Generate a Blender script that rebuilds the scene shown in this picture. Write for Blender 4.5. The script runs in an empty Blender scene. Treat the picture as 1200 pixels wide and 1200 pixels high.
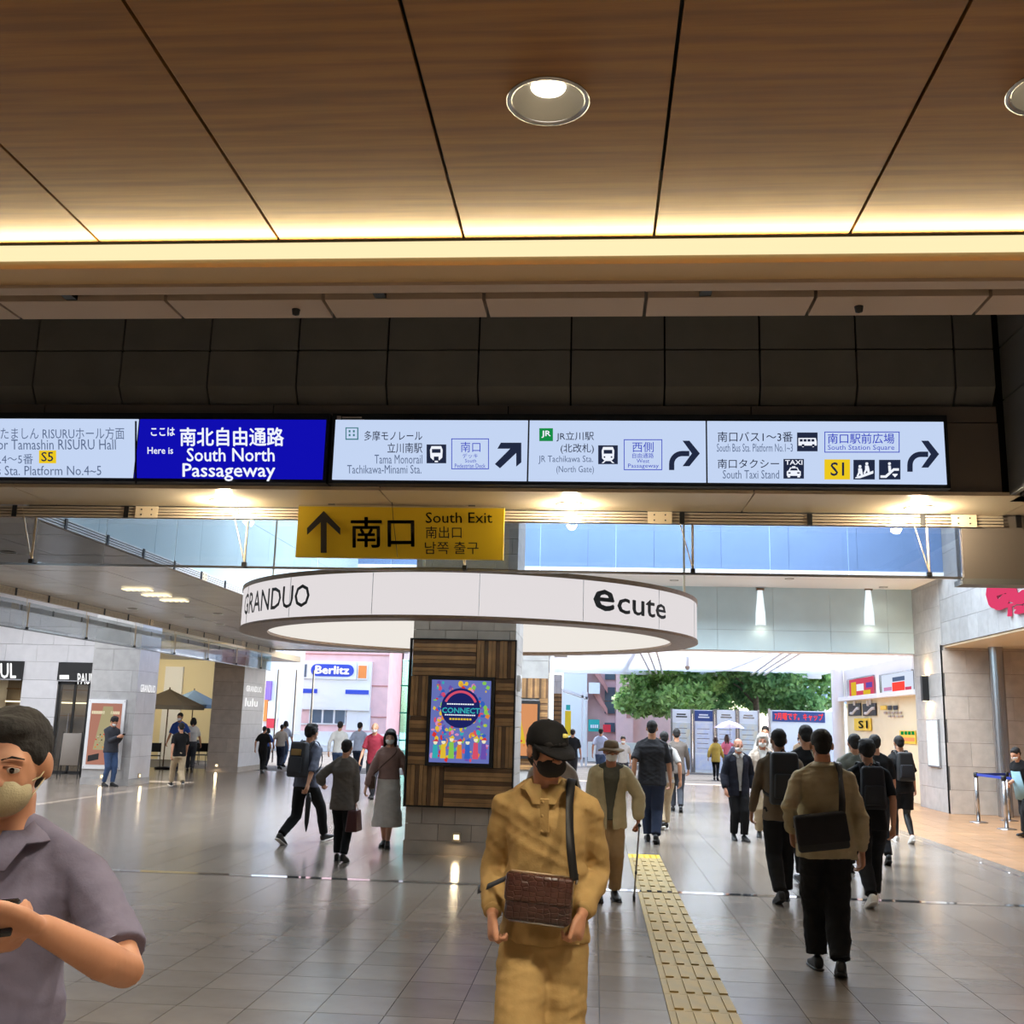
import bpy, bmesh, math, random
import numpy as np
from mathutils import Vector as V, Matrix, noise as mnoise
random.seed(7)
SC = bpy.context.scene
COL = SC.collection
TMP = bpy.data.scenes.new('scratch')   # small helper scene where modifiers and text are evaluated; removed at the end
def evaluated_mesh(o):
    TMP.collection.objects.link(o); vl = TMP.view_layers[0]; vl.update(); me = bpy.data.meshes.new_from_object(o.evaluated_get(vl.depsgraph)); bpy.data.objects.remove(o)
    return me

# ---------------------------------------------------------------- camera, world, sun, exposure
EYE = V((0, 0, 1.68)); FPX = 1225.0
def cam_axes(p, y, r):
    cy, sy, cp, sp = math.cos(y), math.sin(y), math.cos(p), math.sin(p)
    fwd = V((sy*cp, cy*cp, sp)); right = V((cy, -sy, 0)); up = right.cross(fwd)
    c, s = math.cos(r), math.sin(r)
    return c*right+s*up, -s*right+c*up, fwd
CR, CU, CF = cam_axes(math.radians(11.379), math.radians(-4.745), math.radians(1.541))
cam = bpy.data.cameras.new('camera'); cam.sensor_width = 36; cam.lens = FPX/1200*36; cam.clip_end = 400; cam.clip_start = .05
co = bpy.data.objects.new('camera', cam); COL.objects.link(co)
m = Matrix((CR, CU, -CF)).transposed().to_4x4(); m.translation = EYE; co.matrix_world = m
SC.camera = co
def at(px, py, x=None, y=None, z=None):
    """the point of the world plane x, y or z = const that the photograph shows at pixel px, py"""
    d = CR*((px-600)/FPX)+CU*(-(py-600)/FPX)+CF
    if y is not None: t = (y-EYE.y)/d.y
    elif x is not None: t = (x-EYE.x)/d.x
    else: t = (z-EYE.z)/d.z
    return EYE+d*t
def proj(p):
    q = V(p)-EYE; w = q.dot(CF)
    return (600+FPX*q.dot(CR)/w, 600-FPX*q.dot(CU)/w, w)

w = bpy.data.worlds.new('sky'); SC.world = w; w.use_nodes = True
nt = w.node_tree; nt.nodes.clear()
sky = nt.nodes.new('ShaderNodeTexSky'); sky.sky_type = 'NISHITA'; sky.sun_disc = False
sky.sun_elevation = math.radians(62); sky.sun_rotation = math.radians(12); sky.air_density = 1.0; sky.dust_density = 2.0
bg = nt.nodes.new('ShaderNodeBackground'); bg.inputs[1].default_value = .95
ou = nt.nodes.new('ShaderNodeOutputWorld')
nt.links.new(sky.outputs[0], bg.inputs[0]); nt.links.new(bg.outputs[0], ou.inputs[0])
sl = bpy.data.lights.new('sun', 'SUN'); sl.energy = 11.0; sl.angle = math.radians(1.0); sl.color = (1, .96, .9)
so = bpy.data.objects.new('sun', sl); COL.objects.link(so)
so.rotation_euler = V((.20, 1.0, 1.95)).normalized().to_track_quat('Z', 'Y').to_euler()
def area(name, loc, dirv, sx, sy, power, col, spread=180):
    l = bpy.data.lights.new(name, 'AREA'); l.shape = 'RECTANGLE'; l.size = sx; l.size_y = sy; l.energy = power; l.color = col
    l.spread = math.radians(spread)
    o = bpy.data.objects.new(name, l); COL.objects.link(o); o.location = loc
    o.rotation_euler = V(dirv).normalized().to_track_quat('-Z', 'Y').to_euler()
    return o
# area lamps: an added one over the side hall, one for the atrium skylight
area('side_hall_fill', (-14.3, 19, 4.9), (0, 0, -1), 7, 14, 1300, (.86, .92, 1.0))  # fill added to brighten the left hall, whose ceiling is closed
area('skylight_daylight', (1.0, 19.0, 7.9), (0, 0, -1), 11.5, 8.0, 4200, (.80, .90, 1.0))
SC.view_settings.view_transform = 'Standard'; SC.view_settings.look = 'None'; SC.view_settings.gamma = 1
SC.view_settings.use_curve_mapping = False; SC.view_settings.exposure = 0.0
SC.cycles.use_denoising = True
SC.cycles.max_bounces = 8; SC.cycles.diffuse_bounces = 4; SC.cycles.glossy_bounces = 4; SC.cycles.transparent_max_bounces = 24
SC.cycles.sample_clamp_indirect = 6; SC.cycles.caustics_reflective = False; SC.cycles.caustics_refractive = False

# ---------------------------------------------------------------- materials
def S(r, g, b): return tuple(((c/255)/12.92 if c <= 10 else ((c/255+.055)/1.055)**2.4) for c in (r, g, b))+(1,)
MAT = {}
def mat(name, rgb, rough=.6, metal=0, emit=0, noise=0, scale=8, stretch=(1, 1, 1), bump=0, bscale=60, rgb2=None, trans=None, spec=.5, island=0, coat=0):
    m = bpy.data.materials.new(name); m.use_nodes = True; MAT[name] = m
    n = m.node_tree; bs = n.nodes['Principled BSDF']
    col = S(*rgb)
    bs.inputs['Base Color'].default_value = col; bs.inputs['Roughness'].default_value = rough; bs.inputs['Metallic'].default_value = metal
    bs.inputs['Specular IOR Level'].default_value = spec
    if coat: bs.inputs['Coat Weight'].default_value = coat; bs.inputs['Coat Roughness'].default_value = .1
    tc = n.nodes.new('ShaderNodeTexCoord'); mp = n.nodes.new('ShaderNodeMapping'); mp.inputs['Scale'].default_value = stretch
    n.links.new(tc.outputs['Object'], mp.inputs[0])
    last = None
    if noise or rgb2:
        nz = n.nodes.new('ShaderNodeTexNoise'); nz.inputs['Scale'].default_value = scale; nz.inputs['Detail'].default_value = 5
        n.links.new(mp.outputs[0], nz.inputs[0])
        mx = n.nodes.new('ShaderNodeMix'); mx.data_type = 'RGBA'
        rp = n.nodes.new('ShaderNodeMapRange'); rp.inputs[1].default_value = .35; rp.inputs[2].default_value = .65
        n.links.new(nz.outputs[0], rp.inputs[0]); n.links.new(rp.outputs[0], mx.inputs[0])
        c2 = S(*rgb2) if rgb2 else tuple(c*(1-noise) for c in col[:3])+(1,)
        c1 = col if rgb2 else tuple(min(1, c*(1+noise)) for c in col[:3])+(1,)
        mx.inputs[6].default_value = c1; mx.inputs[7].default_value = c2
        last = mx.outputs[2]
    if island:
        ge = n.nodes.new('ShaderNodeObjectInfo'); g2 = n.nodes.new('ShaderNodeNewGeometry')
        ad = n.nodes.new('ShaderNodeMath'); ad.operation = 'ADD'; n.links.new(ge.outputs['Random'], ad.inputs[0]); n.links.new(g2.outputs['Random Per Island'], ad.inputs[1])
        fr = n.nodes.new('ShaderNodeMath'); fr.operation = 'FRACT'; n.links.new(ad.outputs[0], fr.inputs[0])
        mr = n.nodes.new('ShaderNodeMapRange'); mr.inputs[3].default_value = 1-island; mr.inputs[4].default_value = 1+island*.6
        n.links.new(fr.outputs[0], mr.inputs[0])
        hs = n.nodes.new('ShaderNodeHueSaturation'); n.links.new(mr.outputs[0], hs.inputs['Value'])
        if last: n.links.new(last, hs.inputs['Color'])
        else: hs.inputs['Color'].default_value = col
        last = hs.outputs[0]
    if last: n.links.new(last, bs.inputs['Base Color'])
    if emit:
        bs.inputs['Emission Color'].default_value = col; bs.inputs['Emission Strength'].default_value = emit
        if last: n.links.new(last, bs.inputs['Emission Color'])
    if bump:
        nb = n.nodes.new('ShaderNodeTexNoise'); nb.inputs['Scale'].default_value = bscale; nb.inputs['Detail'].default_value = 4
        n.links.new(mp.outputs[0], nb.inputs[0])
        bu = n.nodes.new('ShaderNodeBump'); bu.inputs['Strength'].default_value = bump; bu.inputs['Distance'].default_value = .01
        n.links.new(nb.outputs[0], bu.inputs['Height']); n.links.new(bu.outputs[0], bs.inputs['Normal'])
    return m
def glass(name, tint, refl=1.0, haze=0):
    m = bpy.data.materials.new(name); m.use_nodes = True; MAT[name] = m; n = m.node_tree; n.nodes.clear()
    o = n.nodes.new('ShaderNodeOutputMaterial'); t = n.nodes.new('ShaderNodeBsdfTransparent'); t.inputs[0].default_value = tint+(1,)
    g = n.nodes.new('ShaderNodeBsdfGlossy'); g.inputs['Roughness'].default_value = .02
    fz = n.nodes.new('ShaderNodeFresnel'); fz.inputs[0].default_value = 1.5
    mu = n.nodes.new('ShaderNodeMath'); mu.operation = 'MULTIPLY'; mu.inputs[1].default_value = refl; n.links.new(fz.outputs[0], mu.inputs[0])
    mx = n.nodes.new('ShaderNodeMixShader'); n.links.new(mu.outputs[0], mx.inputs[0]); n.links.new(t.outputs[0], mx.inputs[1]); n.links.new(g.outputs[0], mx.inputs[2])
    n.links.new(mx.outputs[0], o.inputs[0])
def emis(name, rgb, k=1.0):
    m = bpy.data.materials.new(name); m.use_nodes = True; MAT[name] = m; n = m.node_tree; n.nodes.clear()
    o = n.nodes.new('ShaderNodeOutputMaterial'); e = n.nodes.new('ShaderNodeEmission'); e.inputs[0].default_value = S(*rgb); e.inputs[1].default_value = k
    n.links.new(e.outputs[0], o.inputs[0])

mat('floor_tile', (128, 117, 106), .20, noise=.10, scale=3, island=.16, bump=.03, bscale=30)
mat('floor_warm', (168, 128, 92), .30, noise=.12, scale=2, island=.12)
mat('grout', (70, 66, 62), .7)
mat('drain_metal', (190, 190, 190), .06, metal=.9)
mat('tactile', (168, 140, 78), .75, noise=.15, scale=5, rgb2=(150, 132, 86))
mat('tactile_yellow', (206, 176, 20), .5)
mat('ceiling_wood', (142, 98, 38), .5, rgb2=(116, 77, 28), scale=3, stretch=(.5, 9, 1), bump=.05, bscale=20)
mat('black', (14, 14, 15), .5); mat('gap_black', (6, 6, 6), .9)
mat('beam_grey', (176, 158, 142), .5); mat('beam_tan', (196, 168, 126), .5)
mat('dark_panel', (122, 122, 118), .5, noise=.06, scale=3, island=.05)
mat('dark_band', (122, 112, 102), .5)
mat('soffit', (238, 218, 184), .35); mat('soffit_gloss', (204, 198, 192), .22, metal=.1, noise=.05, scale=2, island=.06)
mat('rail_metal', (206, 190, 164), .35, metal=.3); mat('steel', (170, 170, 172), .22, metal=.9)
mat('white_metal', (225, 225, 225), .4); mat('reflector_grey', (150, 144, 132), .4, metal=.3)
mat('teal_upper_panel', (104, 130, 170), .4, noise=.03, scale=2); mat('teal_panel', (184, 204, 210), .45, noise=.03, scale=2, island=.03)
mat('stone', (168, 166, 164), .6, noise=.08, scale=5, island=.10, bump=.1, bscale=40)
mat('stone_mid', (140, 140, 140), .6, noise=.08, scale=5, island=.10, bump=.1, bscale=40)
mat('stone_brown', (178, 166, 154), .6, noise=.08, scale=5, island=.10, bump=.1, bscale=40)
mat('stone_white', (214, 212, 214), .55, noise=.04, scale=4, island=.05)
mat('wood_tan', (162, 122, 78), .5, noise=.22, scale=5, stretch=(1, 1, 1), island=.25)
mat('wood_dark', (108, 78, 52), .5, noise=.2, scale=5, island=.25)
mat('wood_rim', (128, 98, 70), .45, rgb2=(104, 78, 54), scale=5, stretch=(3, 3, 14))
emis('ring_white', (226, 220, 221), 1.0); emis('ring_inner', (250, 244, 236), .9)
emis('strip_light', (255, 236, 184), 1.05); emis('lamp_hot', (255, 246, 224), 14); emis('lamp_soft', (255, 236, 190), 2.2)
emis('screen_pale', (196, 213, 243)); emis('screen_blue', (16, 14, 176)); emis('screen_white', (222, 232, 250))
emis('scr_navy', (26, 40, 92)); emis('scr_text', (34, 42, 66)); emis('scr_grey', (92, 108, 140)); emis('scr_blue_text', (52, 66, 190)); emis('scr_green', (20, 140, 70)); emis('scr_yellow', (236, 200, 30))
emis('scr_white', (240, 244, 255)); emis('scr_teal', (60, 120, 130)); emis('shop_white', (250, 250, 250), 1.2); emis('shop_glow', (236, 214, 168), .8)
emis('led_red', (250, 70, 60), 1.3); emis('pink_glow', (236, 72, 116), .9); emis('panel_glow', (244, 250, 252), 1.1)
for i, c in enumerate(((60, 190, 200), (240, 90, 120), (250, 210, 60), (120, 90, 190), (150, 220, 90), (236, 60, 60), (250, 150, 60), (240, 160, 210), (60, 110, 210))): emis('art_%d' % i, c, .75)
emis('art_bg', (116, 128, 204), .75); emis('art_navy', (34, 40, 108), .8); emis('art_cream', (246, 238, 200), .9); emis('art_orange', (240, 164, 110), .8); emis('art_salmon', (228, 160, 138), .55); emis('art_pale', (222, 208, 160), .55)
mat('sign_yellow', (244, 204, 34), .45); mat('sign_ink', (34, 26, 14), .6); mat('ink', (24, 24, 26), .5)
glass('pane_side', (.88, .91, .92), .5); glass('pane', (.74, .76, .78), 1.5); glass('clear', (.92, .94, .94), 1.0); glass('green_glass', (.62, .86, .84), 1.4)
mat('paving', (214, 210, 204), .8, noise=.04, scale=1); mat('pink_tile', (232, 190, 186), .7, noise=.05, scale=2, island=.05); mat('pink_dark', (190, 130, 122), .7)
mat('win_dark', (90, 104, 116), .12); mat('building_white', (234, 232, 228), .7); mat('building_blue', (126, 150, 186), .5); mat('cream_wall', (236, 222, 184), .6)
mat('canopy_white', (240, 240, 242), .5); mat('bark', (92, 80, 66), .9, noise=.3, scale=10)
mat('leaf', (140, 182, 112), .6, rgb2=(182, 212, 134), scale=1.3, island=.4); mat('leaf_dark', (110, 158, 108), .6, rgb2=(150, 190, 118), scale=1.3, island=.4)
for n_ in ('leaf', 'leaf_dark'):   # sunlight shines through leaves
    n = MAT[n_].node_tree; pb = n.nodes['Principled BSDF']; tr_ = n.nodes.new('ShaderNodeBsdfTranslucent'); mx = n.nodes.new('ShaderNodeMixShader'); mx.inputs[0].default_value = .5
    src = pb.inputs['Base Color'].links[0].from_socket; n.links.new(src, tr_.inputs[0]); n.links.new(pb.outputs[0], mx.inputs[1]); n.links.new(tr_.outputs[0], mx.inputs[2])
    n.links.new(mx.outputs[0], n.nodes['Material Output'].inputs[0])
mat('board_blue', (52, 76, 138), .5); mat('board_white', (236, 238, 242), .5); mat('board_map', (226, 216, 190), .6, rgb2=(202, 214, 226), scale=3); mat('board_lilac', (206, 212, 234), .6, rgb2=(226, 226, 232), scale=5); mat('cyan', (40, 150, 214), .5)
mat('belt_blue', (32, 56, 150), .6); mat('teal_sign', (40, 168, 160), .5); mat('red_sign', (220, 44, 60), .5); mat('orange_sign', (240, 140, 60), .5); mat('purple_sign', (150, 110, 190), .5)
mat('canvas', (176, 166, 146), .8); mat('canvas_blue', (120, 150, 190), .8); mat('berlitz_blue', (40, 70, 190), .5)
# people
mat('skin', (182, 130, 100), .5, noise=.05, scale=12); mat('skin_old', (184, 126, 98), .55, noise=.08, scale=14); mat('skin_pale', (214, 164, 138), .5)
mat('eye_white', (190, 184, 178), .3); mat('eye_dark', (22, 14, 12), .2)
mat('hair_black', (20, 17, 16), .8, bump=.4, bscale=90); mat('hair_brown', (70, 44, 32), .5); mat('hair_grey', (176, 172, 166), .6, bump=.3, bscale=80)
mat('mask_white', (232, 232, 232), .7); mat('mask_beige', (168, 158, 128), .8, bump=.15, bscale=200); mat('mask_black', (26, 25, 27), .8)
def cloth(n, c, r=.85, **k): mat(n, c, r, noise=k.pop('noise', .06), scale=k.pop('scale', 14), bump=.12, bscale=k.pop('bscale', 90), spec=.25, **k)
for n, c in dict(khaki=(168, 138, 88), khaki_dark=(150, 122, 76), olive_shirt=(172, 160, 130), grey_purple=(112, 108, 128), cloth_black=(20, 20, 22), cloth_navy=(26, 28, 40), jeans_dark=(38, 46, 66), jeans=(62, 82, 116),
    beige=(176, 158, 130), beige_coat=(196, 184, 150), green_grey=(98, 99, 90), brown_trousers=(166, 138, 102), grey_coat=(96, 88, 82), white_cloth=(214, 212, 208), pale_blue=(168, 178, 202), mauve=(150, 122, 116),
    skirt_white=(206, 200, 194), plaid=(142, 44, 58), dark_grey=(58, 60, 66), charcoal=(40, 40, 44), mustard=(186, 158, 74), pink_cloth=(226, 120, 140), blue_shirt=(50, 80, 150), brown_cloth=(112, 96, 78),
    denim_pale=(120, 150, 160), hat_brown=(132, 114, 92), grey_white=(168, 164, 160), cream_coat=(196, 180, 164), steel_blue=(88, 92, 108)).items(): cloth(n, c)
mat('croc', (62, 36, 30), .28, noise=.25, scale=18, coat=.3); mat('croc_flap', (72, 42, 34), .25, noise=.2, scale=14, coat=.3)
for n_ in ('croc', 'croc_flap'):   # reptile scales
    n = MAT[n_].node_tree; vo = n.nodes.new('ShaderNodeTexVoronoi'); vo.feature = 'DISTANCE_TO_EDGE'; vo.inputs['Scale'].default_value = 34; vo.inputs['Randomness'].default_value = .45
    tc = n.nodes.new('ShaderNodeTexCoord'); mp = n.nodes.new('ShaderNodeMapping'); mp.inputs['Scale'].default_value = (1, .3, 1.5); n.links.new(tc.outputs['Object'], mp.inputs[0]); n.links.new(mp.outputs[0], vo.inputs[0])
    mr = n.nodes.new('ShaderNodeMapRange'); mr.inputs[2].default_value = .12; n.links.new(vo.outputs[0], mr.inputs[0])
    bu = n.nodes.new('ShaderNodeBump'); bu.inputs['Strength'].default_value = .9; bu.inputs['Distance'].default_value = .004; n.links.new(mr.outputs[0], bu.inputs['Height']); n.links.new(bu.outputs[0], n.nodes['Principled BSDF'].inputs['Normal'])
mat('bag_black', (18, 18, 20), .6); mat('bag_red', (70, 26, 24), .4); mat('bag_brown', (86, 60, 48), .6); mat('shoe_black', (16, 15, 15), .35); mat('shoe_white', (224, 220, 214), .5); mat('phone', (20, 20, 24), .15); mat('umbrella_lilac', (186, 176, 224), .6); mat('yellow_mark', (226, 216, 110), .5)

# ---------------------------------------------------------------- building helpers
class MB:
    def __init__(s): s.v = []; s.f = []
    def quad(s, a, b, c, d): n = len(s.v); s.v += [V(a), V(b), V(c), V(d)]; s.f.append((n, n+1, n+2, n+3)); return s
    def box(s, x0, x1, y0, y1, z0, z1):
        n = len(s.v)
        s.v += [V(p) for p in ((x0, y0, z0), (x1, y0, z0), (x1, y1, z0), (x0, y1, z0), (x0, y0, z1), (x1, y0, z1), (x1, y1, z1), (x0, y1, z1))]
        s.f += [tuple(n+i for i in q) for q in ((3, 2, 1, 0), (4, 5, 6, 7), (0, 1, 5, 4), (1, 2, 6, 5), (2, 3, 7, 6), (3, 0, 4, 7))]; return s
    def obox(s, c, ax, ay, az):
        n = len(s.v); c, ax, ay, az = V(c), V(ax), V(ay), V(az)
        s.v += [c-ax-ay-az, c+ax-ay-az, c+ax+ay-az, c-ax+ay-az, c-ax-ay+az, c+ax-ay+az, c+ax+ay+az, c-ax+ay+az]
        s.f += [tuple(n+i for i in q) for q in ((3, 2, 1, 0), (4, 5, 6, 7), (0, 1, 5, 4), (1, 2, 6, 5), (2, 3, 7, 6), (3, 0, 4, 7))]; return s
    def prism(s, pts, d):
        n = len(s.v); k = len(pts); d = V(d)
        s.v += [V(p) for p in pts]+[V(p)+d for p in pts]
        s.f.append(tuple(range(n+k-1, n-1, -1))); s.f.append(tuple(range(n+k, n+2*k)))
        for i in range(k): s.f.append((n+i, n+(i+1) % k, n+k+(i+1) % k, n+k+i))
        return s
    def tube(s, pts, r, n=8):
        pts = [V(p) for p in pts]; b = len(s.v); rr = r if isinstance(r, (list, tuple)) else [r]*len(pts)
        for i, p in enumerate(pts):
            d = (pts[min(i+1, len(pts)-1)]-pts[max(i-1, 0)]).normalized(); a = V((0, 0, 1)) if abs(d.z) < .9 else V((1, 0, 0))
            ax = d.cross(a).normalized(); ay = d.cross(ax)
            s.v += [p+ax*(rr[i]*math.cos(2*math.pi*k/n))+ay*(rr[i]*math.sin(2*math.pi*k/n)) for k in range(n)]
        for i in range(len(pts)-1):
            for k in range(n): s.f.append((b+i*n+k, b+i*n+(k+1) % n, b+(i+1)*n+(k+1) % n, b+(i+1)*n+k))
        s.f.append(tuple(b+k for k in reversed(range(n)))); s.f.append(tuple(b+(len(pts)-1)*n+k for k in range(n))); return s
    def lathe(s, c, prof, n=32, a0=0, a1=2*math.pi, close=False):
        c = V(c); b = len(s.v); full = abs(a1-a0-2*math.pi) < 1e-6; m = n if full else n+1
        for r, z in prof:
            for k in range(m):
                t = a0+(a1-a0)*k/n; s.v.append(c+V((r*math.cos(t), r*math.sin(t), z)))
        P = len(prof)
        for i in range(P if close else P-1):
            for k in range(n):
                k2 = (k+1) % m; i2 = (i+1) % P
                s.f.append((b+i*m+k, b+i*m+k2, b+i2*m+k2, b+i2*m+k))
        return s
    def strip(s, a, b_, th):
        """ribbon between two point rows, thickness th"""
        n = len(s.v); k = len(a); th = V(th)
        s.v += [V(p) for p in a]+[V(p) for p in b_]+[V(p)+th for p in a]+[V(p)+th for p in b_]
        for i in range(k-1):
            s.f += [(n+i, n+i+1, n+k+i+1, n+k+i), (n+2*k+i, n+3*k+i, n+3*k+i+1, n+2*k+i+1), (n+i, n+2*k+i, n+2*k+i+1, n+i+1), (n+k+i, n+k+i+1, n+3*k+i+1, n+3*k+i)]
        s.f += [(n, n+k, n+3*k, n+2*k), (n+k-1, n+3*k-1, n+4*k-1, n+2*k-1)]
        return s
    def mesh(s, smooth=False, fix=True):
        me = bpy.data.meshes.new('m'); me.from_pydata([tuple(p) for p in s.v], [], s.f); me.update()
        if fix:
            bm = bmesh.new(); bm.from_mesh(me); bmesh.ops.recalc_face_normals(bm, faces=bm.faces); bm.to_mesh(me); bm.free()
        if smooth:
            for p in me.polygons: p.use_smooth = True
        return me
def link(name, me, m, parent=None, world=False):
    o = bpy.data.objects.new(name, me); COL.objects.link(o)
    if m and not len(me.materials): me.materials.append(MAT[m] if isinstance(m, str) else m)
    if parent is not None:
        while parent.parent and parent.parent.parent: parent = parent.parent   # thing > part > sub-part, no deeper
        o.parent = parent
        if world: me.transform(parent_mat(parent).inverted())
    return o
def parent_mat(p):
    m = Matrix.Translation(p.location)@p.rotation_euler.to_matrix().to_4x4()
    return parent_mat(p.parent)@m if p.parent else m
def part(name, me, m, parent): return link(name, me, m, parent)
def wpart(name, mb, m, parent, smooth=False):
    """a part given in world coordinates"""
    return link(name, mb.mesh(smooth) if isinstance(mb, MB) else mb, m, parent, True)
def empty(name, loc, rz=0):
    o = bpy.data.objects.new(name, None); COL.objects.link(o); o.location = loc; o.rotation_euler = (0, 0, rz); o.empty_display_size = .1
    return o
def tag(o, label, cat, group=None, kind=None):
    if label: o['label'] = label
    if cat: o['category'] = cat
    if group: o['group'] = group
    if kind: o['kind'] = kind
    return o
def struct(name, mb=None, m=None, label=None, loc=(0, 0, 0)):
    o = empty(name, loc) if mb is None else link(name, mb.mesh() if isinstance(mb, MB) else mb, m)
    o['kind'] = 'structure'
    if label: o['label'] = label
    return o
def thing(name, loc, label, cat, group=None, rz=0): return tag(empty(name, loc, rz), label, cat, group)
def rbox(c, half, bev=.01, seg=2, rot=None, taper=None):
    bm = bmesh.new(); bmesh.ops.create_cube(bm, size=2)
    for v in bm.verts:
        if taper and v.co.z > 0: v.co.x *= taper; v.co.y *= taper
        v.co = V((v.co.x*half[0], v.co.y*half[1], v.co.z*half[2]))
    if bev: bmesh.ops.bevel(bm, geom=bm.edges[:], offset=bev, segments=seg, affect='EDGES', profile=.5)
    for v in bm.verts: v.co = V(c)+(rot@v.co if rot else v.co)
    me = bpy.data.meshes.new('m'); bm.to_mesh(me); bm.free()
    for p in me.polygons: p.use_smooth = seg > 1
    return me
TXT = {}
def text_mesh(s, bold=0, res=2):
    k = (s, bold, res)
    if k not in TXT:
        c = bpy.data.curves.new('t', 'FONT'); c.body = s; c.resolution_u = res
        me = evaluated_mesh(bpy.data.objects.new('t', c)); bpy.data.curves.remove(c)
        n = len(me.vertices); a = np.empty(n*3); me.vertices.foreach_get('co', a); a = a.reshape(-1, 3)
        fs = [tuple(p.vertices) for p in me.polygons]; bpy.data.meshes.remove(me)
        if bold > 0:   # heavier strokes: the outline laid down again a little aside
            b = bold; sh = [(-b, 0), (b, 0), (0, b), (0, -b)]
            fs = [tuple(i+n*j for i in f) for j in range(4) for f in fs]; a = np.concatenate([a+np.array((x, y, 0)) for x, y in sh])
        TXT[k] = (a, fs)
    return TXT[k]
def text(s, a, b, c, m, parent, bold=0, off=.004, name='lettering', res=2, bend=None, shear=0):
    """writing stretched over the parallelogram a (lower left), b (lower right), c (upper left)"""
    a, b, c = V(a), V(b), V(c); co, fs = text_mesh(s, bold, res)
    x0, y0 = co[:, 0].min(), co[:, 1].min(); sx, sy = np.ptp(co[:, 0]), max(np.ptp(co[:, 1]), 1e-3)
    ux, uy = b-a, c-a; nrm = ux.cross(uy).normalized()
    vs = []
    for x, y, _ in co:
        u, v_ = (x-x0)/sx, (y-y0)/sy
        vs.append(a+ux*(u+shear*v_)+uy*v_+nrm*off if bend is None else bend(u, v_))
    me = bpy.data.meshes.new('m'); me.from_pydata([tuple(p) for p in vs], [], fs)
    me.update()
    return link(name, me, m, parent, True)
def ptext(s, x0, y0, x1, y1, Y, m, parent, bold=0, off=.006, **k):
    """writing that fills the pixel box on the plane y = Y"""
    return text(s, at(x0, y1, y=Y), at(x1, y1, y=Y), at(x0, y0, y=Y), m, parent, bold, off, **k)
def pquad(x0, y0, x1, y1, Y, off=0, th=.003):
    a, b, c, d = at(x0, y1, y=Y), at(x1, y1, y=Y), at(x1, y0, y=Y), at(x0, y0, y=Y); o = V((0, -off, 0))
    return MB().prism([a+o, b+o, c+o, d+o], (0, -th, 0))
def ppoly(pts, Y, off=.004, th=.003): return MB().prism([at(px, py, y=Y)+V((0, -off, 0)) for px, py in pts], (0, -th, 0))

# ================================================================ SETTING
T_ = .4125
# ---- floor
floor = struct('floor', MB().box(-19, 14, -6, 60, -.06, -.012), 'grout')
tx0, ty0 = .46, 7.25-T_*3
tile_me = MB().box(0, T_-.005, 0, T_-.005, -.012, 0).mesh(); tile_me.materials.append(MAT['floor_tile'])
warm_me = tile_me.copy(); warm_me.materials.clear(); warm_me.materials.append(MAT['floor_warm'])
far_t, far_w, cnt = MB(), MB(), 0
cand = []
for j in range(-28, 76):
    for i in range(-46, 34):
        x, y = tx0+i*T_, ty0+j*T_
        if x < -18.6 or x > 13.7 or y < -6 or y > 32.6: continue
        if i == 0 and 5.5 < y < 14.3: continue
        cand.append((x, y))
vis = []
for x, y in cand:
    if y < 4.5 or y > 16: continue
    u, v_, d = proj((x+.2, y+.2, 0))
    if -25 < u < 1225 and v_ < 1215: vis.append((y, abs(x), x))
vis.sort(); vis = vis[:298]; vs_ = {(round(x, 3), round(y, 3)) for y, _, x in vis}
for x, y in cand:
    warm = x > 5.2 and y > 5
    if (round(x, 3), round(y, 3)) in vs_:
        o = bpy.data.objects.new('tile', warm_me if warm else tile_me); COL.objects.link(o); o.parent = floor; o.location = (x, y, 0)
    else: (far_w if warm else far_t).box(x, x+T_-.005, y, y+T_-.005, -.012, 0)
for f_, m_, l_ in ((far_t, 'floor_tile', 'grey'), (far_w, 'floor_warm', 'warm')):
    o = link('tile', f_.mesh(fix=False), m_, floor); o['kind'] = 'stuff'
tac = empty('tactile_strip', (0, 0, 0)); tac.parent = floor
bar = MB().box(0, T_-.004, 0, T_-.004, -.012, .001)
for k in range(4):
    x = .045+k*.105
    bar.box(x-.004, x+.062-.012, .03, T_-.04, .001, .011)
bm_ = bar.mesh(); bm_.materials.append(MAT['tactile'])
for j in range(25):
    y = ty0-T_*4+T_*j
    if y > 14.1: break
    o = bpy.data.objects.new('tactile_block', bm_); COL.objects.link(o); o.parent = tac; o.location = (tx0, y, 0)
wb = MB().box(tx0, tx0+T_, 14.2625, 14.67, -.012, .002)
for i in range(5):
    for j in range(5): wb.lathe((tx0+.05+i*.078, 14.30+j*.078, 0), [(.018, .002), (.014, .007), (.001, .007)], 8)
link('tactile_block', wb.mesh(), 'tactile_yellow', tac)
struct('trim_1', MB().box(-14, 13.8, 11.42, 11.56, -.01, .0025), 'drain_metal')
# orange zone edge line
struct('trim_2', MB().box(5.17, 5.2, 6, 24, -.01, .0015), 'drain_metal')

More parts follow.
